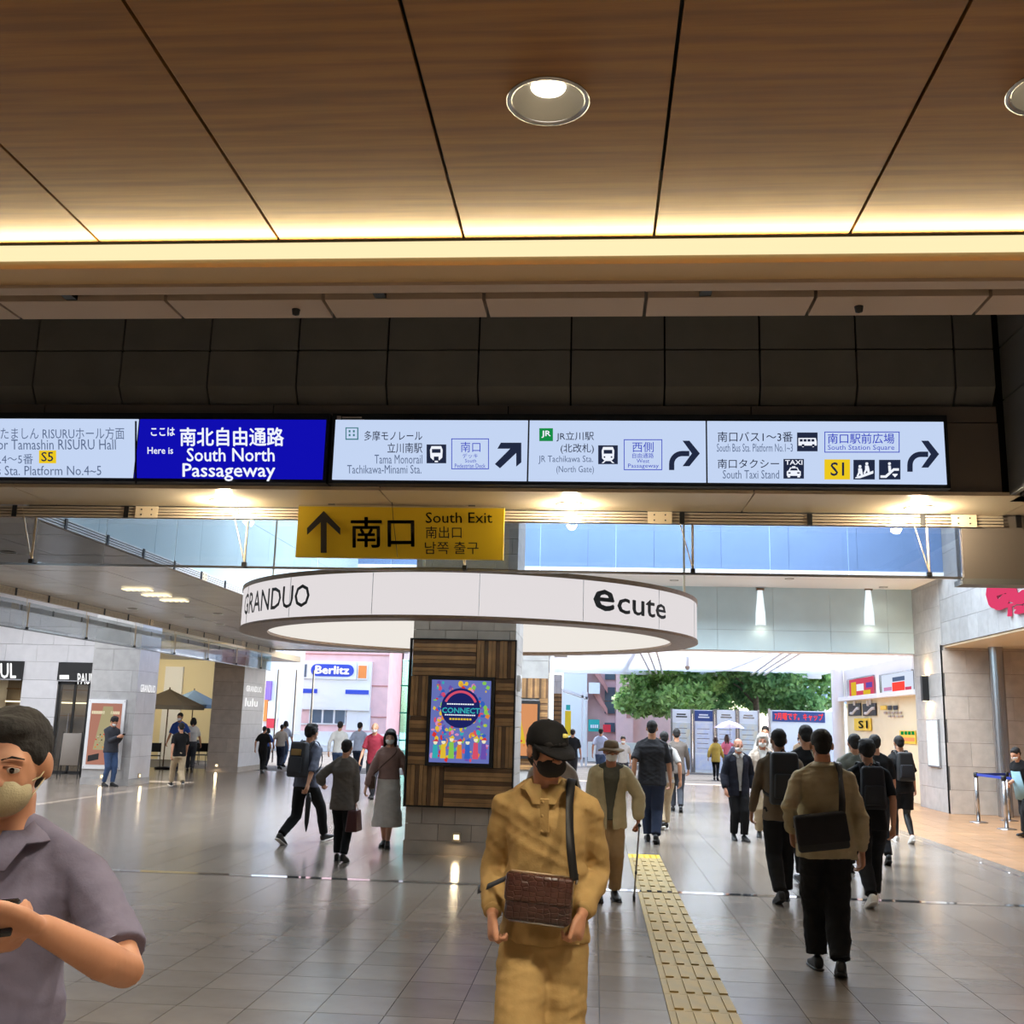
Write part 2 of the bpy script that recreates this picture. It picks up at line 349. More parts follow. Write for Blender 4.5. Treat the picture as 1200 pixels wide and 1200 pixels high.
# ---- wooden ceiling over the camera
ceil = struct('ceiling', MB().box(-8.5, 9, -6, 3.93, 3.9, 3.95), 'gap_black')
PW = .765
LAMPS = []
def holed(x0, x1, y0, y1, z, holes):
    bm = bmesh.new(); ed = []
    def loop(ps):
        vs = [bm.verts.new(p) for p in ps]
        for i in range(len(vs)): ed.append(bm.edges.new((vs[i], vs[(i+1) % len(vs)])))
    loop([(x0, y0, z), (x1, y0, z), (x1, y1, z), (x0, y1, z)])
    for cx, cy, r in holes: loop([(cx+r*math.cos(t), cy+r*math.sin(t), z) for t in [k*math.pi/16 for k in range(32)]])
    bmesh.ops.triangle_fill(bm, use_beauty=True, use_dissolve=False, edges=ed)
    bm.normal_update()
    ex = bmesh.ops.extrude_face_region(bm, geom=bm.faces[:])
    for v in ex['geom']:
        if isinstance(v, bmesh.types.BMVert): v.co.z += .02
    bmesh.ops.recalc_face_normals(bm, faces=bm.faces)
    me = bpy.data.meshes.new('m'); bm.to_mesh(me); bm.free(); return me
for k in range(-10, 11):
    x0 = -.55+PW*k; hs = []
    if k % 2 == 0 and k != -2:
        for yy in (2.97, .2, -2.6): hs.append((x0+PW/2, yy, .115)); LAMPS.append((x0+PW/2, yy))
    link('ceiling_panel', holed(x0+.006, x0+PW-.006, -6, 3.905, 3.6, hs), 'ceiling_wood', ceil)
dl0 = None
def downlight(x, y, z, label, group, r=.125, power=22, col=(1, .89, .70), ring='steel', cone='reflector_grey', lit=True, wide=False):
    t = thing('downlight', (x, y, z), label, 'ceiling light', group)
    part('trim_ring', MB().lathe((0, 0, 0), [(r*.90, -.002), (r, -.006), (r*1.06, -.003), (r*1.06, .001), (r*.90, .001)], 40, close=True).mesh(True), MAT[ring], t)
    part('reflector', MB().lathe((0, 0, 0), [(r*.9, 0), (r*.76, .022), (r*.60, .040), (r*.44, .050)], 40).mesh(True), MAT[cone], t)
    part('lamp', MB().lathe((0, 0, 0), [(r*.44, .049), (r*.36, .044), (.001, .042)], 24).mesh(True), MAT['lamp_hot' if lit else 'lamp_soft'], t)
    if power:
        l = bpy.data.lights.new('downlight_bulb', 'POINT' if wide else 'SPOT'); l.energy = power; l.color = col; l.shadow_soft_size = r*.4
        if not wide: l.spot_size = math.radians(125); l.spot_blend = .6
        o = bpy.data.objects.new('downlight_bulb', l); COL.objects.link(o); o.location = (x, y, z-(.045 if wide else .012))
    return t
for x, y in LAMPS:
    if abs(x) > 5: continue
    vis_ = y > 2 and -.5 < x < 1.8
    downlight(x, y, 3.6, 'round recessed downlight with bright bulb in the wooden ceiling, '+('above the middle signs' if x < .5 else 'at the right frame edge') if vis_ else 'recessed downlight in the wooden ceiling behind the viewer or beyond the frame', 'downlights in the wooden ceiling', power=190)

# linear light trough and beam along the ceiling edge
tr = thing('linear_light', (0, 3.95, 3.5), 'long glowing cream light strip along the edge of the wooden ceiling', 'light')
a_ = at(600, 299, y=3.93)
wpart('diffuser', MB().box(-7, 8, 3.925, 3.945, 3.535, 3.597), 'strip_light', tr)
wpart('housing', MB().box(-7, 8, 3.945, 4.00, 3.50, 3.60), 'beam_tan', tr)
for k in range(-3, 4):
    area('linear_light_tube', (k*2.0, 3.90, 3.570), (0, -1, .10), 2.0, .03, 12, (1, .80, .46))
beam = struct('ceiling_beam')
beam['label'] = 'grey metal clad beam beyond the wooden ceiling'
wpart('fascia', MB().box(-7, 9, 4.01, 4.14, 3.515, 3.9), 'beam_tan', beam)
wpart('fascia', MB().box(-7, 9, 4.14, 4.22, 3.50, 3.9), 'beam_grey', beam)
wpart('slot', MB().box(-7, 9, 4.22, 4.29, 3.56, 3.9), 'gap_black', beam)
wpart('slot_rail', MB().box(-7, 9, 4.24, 4.26, 3.53, 3.56), 'rail_metal', beam)
for k in range(9):
    x = -5.25+k*1.42
    wpart('bracket', MB().box(x, x+.05, 4.22, 4.29, 3.505, 3.56), 'black', beam)
js = [at(q, 335, z=3.5).x for q in (-30, 176, 368, 563, 759, 963, 1172)]+[4.2, 5]
js = [-7]+js
for a0, a1 in zip(js, js[1:]+[8]):
    wpart('soffit_panel', MB().box(a0+.008, a1-.008, 4.29, 4.50, 3.50, 3.9), 'beam_grey', beam)
for q in (322, 1026):
    p = at(q, 331, z=3.49); wpart('detector', MB().lathe((p.x, 4.4, 3.5), [(.02, 0), (.016, -.025), (.001, -.03)], 10), 'black', beam, True)

# ---- dark wall with the signs
YW = 8.65
wall = struct('wall_front', MB().box(-9, 3.62, YW+.16, YW+.3, 3.62, 6.4), 'gap_black', 'dark panelled wall above the sign boards')
for k in range(-8, 5):
    x0 = .568+.808*k-.808; x1 = x0+.808
    if k == 4: x1 = 3.32
    x0 += .008; x1 -= .008
    if x0 < -8: continue
    wpart('panel', MB().box(x0, x1, YW, YW+.03, 4.88, 5.68), 'dark_panel', wall)
    wpart('panel', MB().box(x0, x1, YW, YW+.03, 5.70, 6.38), 'dark_panel', wall)
    m_ = MB().prism([(x0, YW, 4.865), (x0, YW, 4.54), (x0, YW+.10, 4.40), (x0, YW+.13, 4.40), (x0, YW+.13, 4.865)], (x1-x0, 0, 0))
    wpart('panel', m_, 'dark_panel', wall)
bj = [-8]+[at(q, 480, y=YW).x for q in (50, 319, 595, 881)]+[3.32]
for a0, a1 in zip(bj, bj[1:]): wpart('panel', MB().box(a0+.006, a1-.006, YW+.03, YW+.06, 4.24, 4.375), 'dark_band', wall)
wpart('panel', MB().box(2.9, 3.32, YW+.03, YW+.06, 3.62, 4.23), 'dark_band', wall)
wpart('panel', MB().box(-8, 2.9, YW+.04, YW+.07, 3.62, 4.23), 'dark_band', wall)
side = struct('wall_right', MB().box(3.44, 3.6, 4.5, YW+.2, 3.60, 6.4), 'gap_black', 'dark panelled side wall of the ceiling recess')
for y0, y1 in ((4.5, 5.9), (5.9, 7.3), (7.3, YW+.0)):
    for z0, z1 in ((3.60, 4.42), (4.42, 4.88), (4.88, 5.68), (5.68, 6.4)):
        wpart('panel', MB().box(3.36, 3.40, y0+.008, y1-.008, z0+.008, z1-.008), 'dark_panel', side)
struct('wall_recess_left', MB().box(-8.6, -8.5, 3.9, YW+.2, 3.5, 6.4), 'dark_panel')
struct('ceiling_recess', MB().box(-8.6, 3.6, 3.9, YW+.3, 6.4, 6.5), 'dark_panel')
struct('wall_recess_front', MB().box(-8.6, 3.6, 3.94, 4.0, 3.9, 6.4), 'dark_panel')
struct('ceiling_side', MB().box(3.60, 14, 4.5, 9.45, 3.60, 3.7), 'soffit')
struct('ceiling_left', MB().box(-19, -8.6, -6, 9.45, 3.60, 3.7), 'soffit')
struct('ceiling_corner', MB().box(9, 14, -6, 4.5, 3.60, 3.7), 'soffit')

# soffit under the sign wall
sof = struct('soffit', None, label='pale beige soffit below the sign wall')
sj = [-8.6]+[at(q, 590, z=3.6).x for q in (62, 459, 876)]+[3.6]
for a0, a1 in zip(sj, sj[1:]): wpart('soffit_panel', MB().box(a0+.006, a1-.006, YW-.02, 9.40, 3.60, 3.63), 'soffit', sof)
for q, l in ((267, 'left of the yellow exit sign'), (668, 'right of the yellow exit sign'), (1085, 'below the right end of the sign boards')):
    p = at(q, 590, z=3.6)
    t = downlight(p.x, 9.14, 3.597, 'shallow glass rimmed downlight in the beige soffit '+l, 'downlights in the beige soffit', r=.12, power=55, col=(1, .86, .64), ring='white_metal', cone='white_metal', lit=False, wide=True)
# slotted rail behind the soffit
def slot_rail(name, p0, p1, nrm, zt=3.60, h=.11, brackets=(), plates=(), parent=None, m='rail_metal'):
    """horizontal rail with three grooves running from p0 to p1"""
    d = V(p1)-V(p0); L = d.length; d.normalize(); nrm = V(nrm); c = (V(p0)+V(p1))/2
    t = empty(name, (c.x, c.y, zt-h)); t['kind'] = 'structure'
    for k in range(4):
        z = zt-h+(k+.5)*h/4
        wpart('rail_bar', MB().obox((c.x, c.y, z), d*L/2, nrm*.02, V((0, 0, h/8*.62))), m, t)
    wpart('rail_back', MB().obox((c.x+nrm.x*-.025, c.y+nrm.y*-.025, zt-h/2), d*L/2, nrm*.005, V((0, 0, h/2))), 'beam_grey', t)
    for s_ in brackets:
        q = V(p0)+d*s_; wpart('bracket', MB().obox((q.x+nrm.x*.025, q.y+nrm.y*.025, zt-h/2), d*.022, nrm*.006, V((0, 0, h/2))), 'black', t)
    for s_ in plates:
        q = V(p0)+d*s_; pl = wpart('cover_plate', MB().obox((q.x+nrm.x*.026, q.y+nrm.y*.026, zt-h/2), d*.11, nrm*.004, V((0, 0, h/2))), 'soffit', t)
        for u in (-.05, .05):
            for w_ in (-.025, .025): wpart('bolt', MB().obox((q.x+d.x*u+nrm.x*.032, q.y+d.y*u+nrm.y*.032, zt-h/2+w_), d*.006, nrm*.003, V((0, 0, .006))), 'black', pl)
    return t
xs = lambda q: at(q, 603, y=9.45).x
X0 = -8.5
slot_rail('trim_3', (X0, 9.45, 3.5), (3.6, 9.45, 3.5), (0, -1, 0), brackets=[xs(q)-X0 for q in (18, 149, 278, 672, 799, 948, 1080, 1192)], plates=[xs(q)-X0 for q in (173, 773, 1128)])
def barrier(name, p0, p1, nrm, zt, zb, start, step, first_rod, label, rod_every=3, diag=.0, gm='pane'):
    d = V(p1)-V(p0); L = d.length; d.normalize(); nrm = V(nrm)
    t = empty(name, ((p0[0]+p1[0])/2, (p0[1]+p1[1])/2, zb)); t['kind'] = 'structure'; t['label'] = label
    s_ = start; k = 0
    while s_ < L-.05:
        e = min(s_+step, L)
        c = V(p0)+d*((s_+e)/2)
        wpart('pane', MB().obox((c.x, c.y, (zt+zb)/2), d*((e-s_)/2-.003), nrm*.004, V((0, 0, (zt-zb)/2))), gm, t)
        if k % rod_every == first_rod:
            q = V(p0)+d*s_
            wpart('rod', MB().tube([(q.x+nrm.x*.03, q.y+nrm.y*.03, zt+.0), (q.x+nrm.x*.03, q.y+nrm.y*.03, zb+.02)], .011, 8), 'rail_metal', t)
            wpart('brace', MB().tube([(q.x+nrm.x*(.03+diag)-d.x*.14, q.y+nrm.y*(.03+diag)-d.y*.14, zt+.1), (q.x+nrm.x*.035, q.y+nrm.y*.035, zb+.03)], .006, 6), 'rail_metal', t)
            wpart('clamp', MB().obox((q.x+nrm.x*.03, q.y+nrm.y*.03, zb+.015), d*.02, nrm*.02, V((0, 0, .02))), 'black', t)
        s_ = e; k += 1
    c = V(p0)+d*(L/2)
    wpart('bottom_rail', MB().obox((c.x, c.y, zb-.008), d*L/2, nrm*.014, V((0, 0, .010))), 'steel', t)
    return t
barrier('window_1', (-8.14, 9.50, 0), (3.24, 9.50, 0), (0, -1, 0), 3.49, 3.05, 0, .693, 1, 'hanging glass smoke barrier below the beige soffit', diag=.03)
struct('beam_right', MB().box(3.24, 14, 9.45, 9.62, 3.02, 3.60), 'dark_band', 'brown clad drop beam at the right')
struct('trim_4', MB().box(3.22, 14, 9.43, 9.66, 2.98, 3.03), 'dark_panel')
struct('ceiling_joint', MB().box(3.3, 14, 9.40, 9.7, 3.60, 3.7), 'soffit')

# ---- concourse: atrium
def panel_wall(name, axis, c, u0, u1, z0, z1, uw, zh, m, label, th=.03, gap=.006, ustart=None, back='grout', sgn=1, stagger=False):
    """wall of separate panels; axis 'y' = plane y=c (u is x), axis 'x' = plane x=c (u is y)"""
    t = struct(name, None, label=label, loc=((u0+u1)/2, c, z0) if axis == 'y' else (c, (u0+u1)/2, z0))
    us = []; z = z0; r = 0
    rows = []
    while z < z1-.01:
        rows.append((z, min(z+zh, z1))); z += zh
    for r, (a, b) in enumerate(rows):
        u = (ustart if ustart is not None else u0)
        if stagger and r % 2: u -= uw/2
        while u < u1-.01:
            s0, s1 = max(u, u0), min(u+uw, u1); u += uw
            if s1-s0 < .05: continue
            if axis == 'y': mb = MB().box(s0+gap/2, s1-gap/2, c, c+th*sgn, a+gap/2, b-gap/2) if sgn > 0 else MB().box(s0+gap/2, s1-gap/2, c-th, c, a+gap/2, b-gap/2)
            else: mb = MB().box(min(c, c+th*sgn), max(c, c+th*sgn), s0+gap/2, s1-gap/2, a+gap/2, b-gap/2)
            wpart('panel' if 'panel' in m else 'stone_block', mb, m, t)
    bk = (c+th*sgn+.004*sgn, c+(th+.12)*sgn)
    if axis == 'y': wpart('backing', MB().box(u0, u1, min(bk), max(bk), z0, z1), back, t)
    else: wpart('backing', MB().box(min(bk), max(bk), u0, u1, z0, z1), back, t)
    return t
YT = 26.0
panel_wall('wall_back', 'y', YT, -5.5, 7.65, 4.05, 5.18, 1.36, 1.13, 'teal_panel', 'pale teal panelled wall over the exits', ustart=-5.34-1.36+.15)
panel_wall('wall_back_lower', 'y', YT, -5.5, 7.65, 3.55, 4.05, 1.36, .5, 'teal_panel', 'lower row of the pale teal wall', ustart=-5.34-1.36+.15)
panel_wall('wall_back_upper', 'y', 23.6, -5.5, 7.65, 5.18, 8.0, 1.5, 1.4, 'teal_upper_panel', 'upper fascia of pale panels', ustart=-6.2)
s5 = struct('ceiling_ledge', MB().box(-5.5, 7.65, 23.58, 26.1, 5.10, 5.18), 'canopy_white')
for q, y in ((790, 676), (925, 674), (1035, 684)):
    p = at(q, y, z=5.18); downlight(p.x, p.y, 5.098, 'small dark downlight in the white ledge over the exits, '+{790: 'above the tree', 925: 'between the two wall lamps', 1035: 'right of both wall lamps'}[q], 'ledge downlights', r=.10, power=10, ring='black', cone='beam_grey', lit=False)
# wall lamps on the teal wall
for q, l in ((891, 'left one of the pair'), (1018, 'right one of the pair')):
    p = at(q, 712, y=YT); zb_, zt_ = at(q, 733, y=YT).z, at(q, 692, y=YT).z
    t = thing('wall_lamp', (p.x, YT, zb_), 'tall frosted lamp glowing on the pale teal wall, '+l, 'wall light', 'tall lamps on the teal wall')
    sh_ = MB(); n = 12
    for z, r in ((zb_, .125), (zb_+.3, .115), (zb_+.6, .085), (zt_, .06)): sh_.v += [V((p.x+r*math.cos(math.pi+math.pi*k/n), YT-.0+r*.9*math.sin(math.pi+math.pi*k/n), z)) for k in range(n+1)]
    for i in range(3):
        for k in range(n): b = i*(n+1)+k; sh_.f.append((b, b+1, b+n+2, b+n+1))
    wpart('shade', sh_, 'panel_glow', t, True); wpart('cap', MB().box(p.x-.09, p.x+.09, YT-.09, YT, zt_, zt_+.05), 'wood_rim', t)
    area('wall_lamp_bulb', (p.x, YT-.2, zb_-.03), (0, .25, -1), .2, .1, 1.2, (1, .9, .7))
# roof of the atrium with glazing
rf = struct('ceiling_atrium', None, label='glazed atrium roof')
for k in range(9): wpart('rafter', MB().box(-5.5, 7.65, 9.5+k*1.78, 9.62+k*1.78, 8.0, 8.15), 'white_metal', rf)
for k in range(8): wpart('glazing', MB().box(-5.5, 7.65, 9.63+k*1.78, 11.26+k*1.78, 8.04, 8.06), 'building_white', rf)
panel_wall('wall_atrium_left', 'x', -5.5, 9.5, 26, 3.6, 8.0, 1.5, 1.1, 'teal_panel', 'pale atrium wall above the left ceiling', sgn=-1)
panel_wall('wall_atrium_near', 'y', 9.7, -5.5, 7.65, 3.62, 8.0, 1.5, 1.46, 'teal_panel', 'near atrium wall facing the exits', sgn=-1)
# left ceiling
cl = struct('ceiling_metal', MB().box(-9.6, -5.6, 9.7, 30.6, 3.66, 3.75), 'gap_black', 'glossy grey metal ceiling of the left passage')
for j in range(14):
    y0 = 9.72+j*1.48
    for (a0, a1) in ((-9.5, -8.2), (-8.2, -6.9), (-6.9, -5.55)):
        wpart('ceiling_panel', MB().box(a0+.008, a1-.008, y0+.008, y0+1.472, 3.62+.004*random.random(), 3.65), 'soffit_gloss', cl)
for q, y in ((185, 698),):
    p = at(q, y, z=3.61)
    for k in range(3):
        t = thing('slot_light', (p.x, p.y-.8+k*.75, 3.61), 'short louvred light in the glossy left ceiling, %s of three in line' % ('nearest', 'middle', 'farthest')[k], 'ceiling light', 'louvred ceiling lights')
        part('diffuser', MB().box(-.22, .22, -.11, .11, -.012, .0).mesh(), MAT['lamp_soft'], t)
        for u in range(5): part('louvre', MB().box(-.22+u*.1, -.205+u*.1, -.11, .11, -.02, -.012).mesh(), MAT['white_metal'], t)
for q, y in ((222, 724), (258, 732), (155, 714)):
    p = at(q, y, z=3.61); downlight(p.x, p.y, 3.612, 'small downlight in the grey left ceiling, '+{222: 'just behind the louvred lights', 258: 'nearest the round sign', 155: 'left of the louvred lights'}[q], 'left ceiling downlights', r=.1, power=30, ring='white_metal', col=(1, .9, .75), lit=True)
for y in (12.5, 20, 24, 28.5): downlight(-7.4, y, 3.612, 'added downlight on the centre line of the grey left ceiling, '+{12.5: 'nearest of four', 20: 'second of four', 24: 'third of four', 28.5: 'fourth, by the exit'}[y], 'left ceiling downlights', r=.1, power=35, ring='white_metal', col=(1, .92, .8), lit=True)  # four extra downlights added to brighten the left passage
slot_rail('trim_5', (-5.48, 9.6, 0), (-5.48, 23.6, 0), (1, 0, 0), zt=3.62, brackets=[.6+.95*k for k in range(14)], plates=[4.5, 9.6], m='white_metal')
slot_rail('trim_6', (-9.46, 9.6, 0), (-9.46, 30.5, 0), (1, 0, 0), zt=3.62, h=.12, brackets=[.4+1.05*k for k in range(20)], plates=[5.9, 12, 18])
slot_rail('trim_7', (-9.62, 9.6, 0), (-9.62, 30.5, 0), (1, 0, 0), zt=3.40, h=.09, brackets=[.9+1.05*k for k in range(19)], plates=[7.0, 13.3], m='white_metal')
barrier('window_2', (-9.55, 9.7, 0), (-9.55, 30.5, 0), (1, 0, 0), 3.45, 3.0, .2, .70, 1, 'long glass smoke barrier along the left passage', diag=.02, gm='pane_side')

# back slab behind the teal wall, towards the exits
struct('ceiling_exit', MB().box(-5.5, 7.9, 26.15, 27.0, 3.56, 3.7), 'canopy_white')
struct('ceiling_exit_middle', MB().box(-5.5, -.9, 27.0, 34.5, 3.8, 3.9), 'canopy_white')
struct('ceiling_exit_left', MB().box(-19, -1.5, 30.6, 39.2, 4.35, 4.45), 'canopy_white')
struct('beam_exit_left', MB().box(-9.6, -5.5, 30.6, 30.8, 3.6, 4.45), 'canopy_white')
for y_ in (32, 36): area('exit_ceiling_lamp', (-8, y_, 4.3), (0, 0, -1), 2, .6, 60, (1, .96, .9))
struct('ceiling_far_left', MB().box(-19, -9.6, 28.3, 33.8, 3.42, 3.6), 'soffit')
struct('ceiling_shop', MB().box(-19, -9.6, 9.4, 28.4, 5.0, 5.1), 'building_white')
# enclosure that the camera does not look at
struct('wall_rear', MB().box(-19, 14, -6.1, -6, 0, 3.9), 'stone_white')
struct('wall_far_left', MB().box(-19.1, -19, -6, 39, 0, 5.1), 'stone_white')
struct('wall_far_right', MB().box(14, 14.1, -6, 24, 0, 5.1), 'stone_white')
struct('wall_alcove_side', MB().box(-19, -5.5, 9.45, 9.6, 3.60, 5.1), 'stone_white')

# ---- shop wall at the left (plane y = 28)
YS = 28.0
sw = struct('wall_left', None, label='pale stone wall with shop openings', loc=(-14, YS, 0))
def sblock(x0, x1, z0, z1, m='stone_white'): wpart('stone_block', MB().box(x0+.004, x1-.004, YS, YS+.05, z0+.004, z1-.004), m, sw)
xa, xb, xc, xd = at(26, 800, y=YS).x, at(68, 800, y=YS).x, -13.75, -12.2
for r, (z0, z1) in enumerate(((2.98, 3.45), (3.45, 3.95), (3.95, 4.45), (4.45, 5.0))):
    x = -19+(.45 if r % 2 else 0)
    while x < xd:
        sblock(max(x, -19), min(x+.9, xd), z0, z1); x += .9
for r in range(6):
    z0 = r*.497
    sblock(xa, xb, z0, z0+.497); sblock(xc, xd, z0, z0+.497)
wpart('backing', MB().box(-19, xd, YS+.051, YS+.2, 2.98, 5), 'grout', sw); wpart('backing', MB().box(xa, xb, YS+.051, YS+.3, 0, 2.98), 'grout', sw); wpart('backing', MB().box(xc, xd, YS+.051, YS+.3, 0, 2.98), 'grout', sw)
struct('wall_shop_inside', MB().box(-19, -14.5, 33.0, 33.1, 0, 3.4), 'dark_band')
struct('wall_shop_return', MB().prism([(-12.35, 28.2, 0), (-12.25, 28.2, 0), (-14.45, 33, 0), (-14.55, 33, 0)], (0, 0, 3.42)), 'stone_white')
for x0, x1, l, tx in ((-19, xa, 'black shop sign with white letters over the left shop opening', (0, 777, 19, 795)), (xb, xc, 'black shop sign with white letters over the glass shop door', (92, 789, 106, 802))):
    zb_ = 2.46
    t = thing('shop_sign', ((x0+x1)/2, YS, zb_), l, 'sign')
    wpart('sign_box', MB().box(x0, x1, YS-.08, YS+.05, zb_, 2.97), 'black', t); wpart('sign_frame', MB().box(x0, x1, YS-.09, YS-.075, zb_, zb_+.03), 'steel', t)
    if x0 < -18: ptext('PAUL', -18, 777, 19, 795, YS-.08, 'shop_white', t, bold=.02)
    else:
        ptext('PAUL', 91, 789, 110, 802, YS-.08, 'shop_white', t, bold=.02); wpart('light_bar', pquad(70, 791, 81, 796, YS-.08, .01), 'shop_white', t)
# shop interiors
t = thing('shop_counter', (-17, 30, 0), 'dark shop interior with lit shelves behind the left opening', 'shop fitting')
wpart('counter', MB().box(-18.8, -15.9, 30, 30.6, 0, 1.1), 'wood_dark', t)
for z in (1.5, 1.9, 2.3): wpart('shelf', MB().box(-18.8, -15.9, 32.6, 32.9, z, z+.04), 'lamp_soft' if z == 1.9 else 'wood_rim', t)
dr = thing('shop_door', ((xb+xc)/2, YS, 0), 'dark framed glass shop door below the second shop sign', 'door')
for x in (xb+.02, (xb+xc)/2, xc-.08): wpart('door_frame', MB().box(x, x+.06, YS+.0, YS+.05, 0, 2.46), 'black', dr)
wpart('door_frame', MB().box(xb, xc, YS, YS+.05, 2.38, 2.46), 'black', dr); wpart('door_frame', MB().box(xb, xc, YS, YS+.05, 0, .08), 'black', dr)
wpart('glass', MB().box(xb+.02, xc-.02, YS+.02, YS+.028, .08, 2.4), 'clear', dr)
wpart('handle', MB().tube([((xb+xc)/2-.05, YS-.04, .8), ((xb+xc)/2-.05, YS-.04, 1.6)], .015), 'steel', dr)
area('cafe_fill', (-16, 35.5, 4.2), (0, .3, -1), 3, 2, 160, (1, .88, .62))  # unseen fill added to brighten the cafe interior
area('shop_lamp', (-15, 30, 3.3), (0, 0, -1), 4, 2, 60, (1, .85, .6))

# ---- square columns
def column(name, x0, x1, y0, y1, z1, bh, bw, label, m='stone', mfront=None, base=.15, ledge=0):
    t = empty(name, ((x0+x1)/2, (y0+y1)/2, 0)); t['kind'] = 'structure'; t['label'] = label
    wpart('core', MB().box(x0+.03, x1-.03, y0+.03, y1-.03, 0, z1), 'grout', t)
    wpart('plinth', MB().box(x0-.01-ledge, x1+.01+ledge, y0-.01-ledge, y1+.01+ledge, 0, base), mfront or m, t)
    z = base; r = 0
    while z < z1-.02:
        a, b = z+.003, min(z+bh, z1)-.003
        x = x0-(bw/2 if r % 2 else 0)
        while x < x1-.02:
            s0, s1 = max(x, x0), min(x+bw, x1); x += bw
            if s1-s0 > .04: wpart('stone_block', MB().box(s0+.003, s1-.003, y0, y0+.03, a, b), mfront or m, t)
        y = y0-(bw/2 if r % 2 else 0)
        while y < y1-.02:
            s0, s1 = max(y, y0), min(y+bw, y1); y += bw
            if s1-s0 > .04:
                xx = x1 if x0 < 3 else x0+.03
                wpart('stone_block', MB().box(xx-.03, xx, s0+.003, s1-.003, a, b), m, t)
        z += bh; r += 1
    return t
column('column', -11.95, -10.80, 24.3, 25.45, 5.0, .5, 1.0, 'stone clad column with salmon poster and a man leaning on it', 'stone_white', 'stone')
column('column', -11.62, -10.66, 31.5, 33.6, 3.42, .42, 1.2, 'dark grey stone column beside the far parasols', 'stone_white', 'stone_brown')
mc = column('column', -2.42, -1.05, 13.82, 15.2, 8.0, .207, .43, 'central column clad in wooden slats inside the round sign', 'stone', 'stone_brown', base=.17)
column('column', -2.45, -1.12, 25.3, 25.98, 3.9, .5, 1.36, 'second slat clad column with the orange poster', 'stone', 'stone')
column('column', -1.62, -1.18, 37.8, 38.3, 3.4, .5, .5, 'third narrow column behind the slat clad ones', 'stone_white', 'stone_white')
struct('window_4', MB().box(-1.10, -1.0, 25.7, 25.8, 0, 3.55), 'canopy_white')
SLV, SLH = {}, {}
def slats(parent, fx, fz, panels, Y, depth=.04, n_px=20):
    for (a0, b0, a1, b1, d) in panels:
        x0, x1, z0, z1 = fx(a0), fx(a1), fz(b1), fz(b0)
        pn = wpart('slat_panel', MB().box(x0, x1, Y, Y+.03, z0, z1), 'wood_dark', parent)
        L = (x1-x0) if d == 'v' else (z1-z0); n = max(2, round(L/.052))
        for k in range(n):
            u0, u1 = k*L/n, (k+1)*L/n; g = .0025; dk = (k % 3 == 2); pr_ = .014 if dk else .03+.012*((k*7) % 3)/2
            mm = MB()
            if d == 'v': mm.box(x0+u0+g, x0+u1-g, Y-pr_, Y, z0+g, z1-g)
            else: mm.box(x0+g, x1-g, Y-pr_, Y, z0+u0+g, z0+u1-g)
            wpart('slat', mm, 'wood_dark' if dk else 'wood_tan', pn)
clad = empty('slat_cladding', (-1.73, 13.8, .62)); clad['kind'] = 'structure'; clad['label'] = 'wooden slat cladding around the bright display on the central column'
fx = lambda a: -2.42+(a-42)*(1.37/(578-42)); fz = lambda b: .60+(936-b)*(2.13/(936-50))
slats(clad, fx, fz, ((50, 50, 378, 247, 'h'), (380, 50, 578, 255, 'v'), (45, 250, 142, 465, 'v'), (45, 467, 142, 720, 'h'), (45, 722, 232, 934, 'v'), (234, 730, 578, 934, 'h'), (482, 258, 578, 507, 'h'), (482, 510, 578, 728, 'v')), 13.78)
wpart('edge_trim', MB().box(-2.44, -2.42, 13.72, 13.82, .6, 2.73), 'black', clad); wpart('edge_trim', MB().box(-1.05, -1.03, 13.72, 13.82, .6, 2.73), 'black', clad)
wpart('edge_trim', MB().box(-2.44, -1.03, 13.72, 13.82, 2.725, 2.74), 'black', clad); wpart('edge_trim', MB().box(-2.44, -1.03, 13.72, 13.82, .59, .602), 'black', clad)
c2 = empty('slat_cladding', (-1.8, 25.27, .6)); c2['kind'] = 'structure'; c2['label'] = 'wooden slat cladding around the orange poster'
fx2 = lambda a: -2.45+1.33*a; fz2 = lambda b: .6+2.13*b
slats(c2, fx2, fz2, ((0, 1, .4, .78, 'h'), (.4, 1, 1, .78, 'v'), (0, .78, .15, .2, 'v'), (.85, .78, 1, .5, 'h'), (.85, .5, 1, .2, 'v'), (0, .2, 1, 0, 'h')), 25.28)
c3 = empty('slat_cladding', (-1.4, 37.78, .6)); c3['kind'] = 'structure'; c3['label'] = 'strip of wooden slats on the third column'
slats(c3, lambda a: -1.62+.44*a, fz2, ((0, 1, 1, 0, 'h'),), 37.78)

# ---- right side: stone wall, fascia, alcove
panel_wall('wall_stone_side', 'x', 7.65, 24.0, 26.1, 0, 5.18, 1.05, .5, 'stone', 'narrow stone return beside the right exit', stagger=True, ustart=23.6)
panel_wall('wall_alcove', 'y', 23.96, 7.65, 14.0, 0, 3.62, .95, .5, 'stone_brown', 'brown stone wall of the right alcove', stagger=True, ustart=7.2)
panel_wall('wall_fascia', 'x', 7.65, 9.6, 24.0, 3.6, 8.0, .55, .5, 'stone_mid', 'stone fascia over the right alcove', stagger=True)
struct('ceiling_alcove', MB().box(7.70, 14, 9.6, 24, 3.56, 3.62), 'soffit')
for y in (12, 16, 20): downlight(10, y, 3.56, 'warm downlight in the right alcove ceiling, '+{12: 'nearest the viewer', 16: 'the middle one', 20: 'nearest the brown stone wall'}[y], 'alcove downlights', r=.1, power=120, col=(1, .78, .5))
t = struct('pipe_column', MB().tube([(8.66, 23.6, 0), (8.66, 23.6, 3.56)], .15, 20), 'steel', 'slim round metal column by the brown stone wall')
lg = thing('wall_logo', (7.6, 18.5, 3.9), 'pink raised logo letters on the right stone fascia', 'sign')
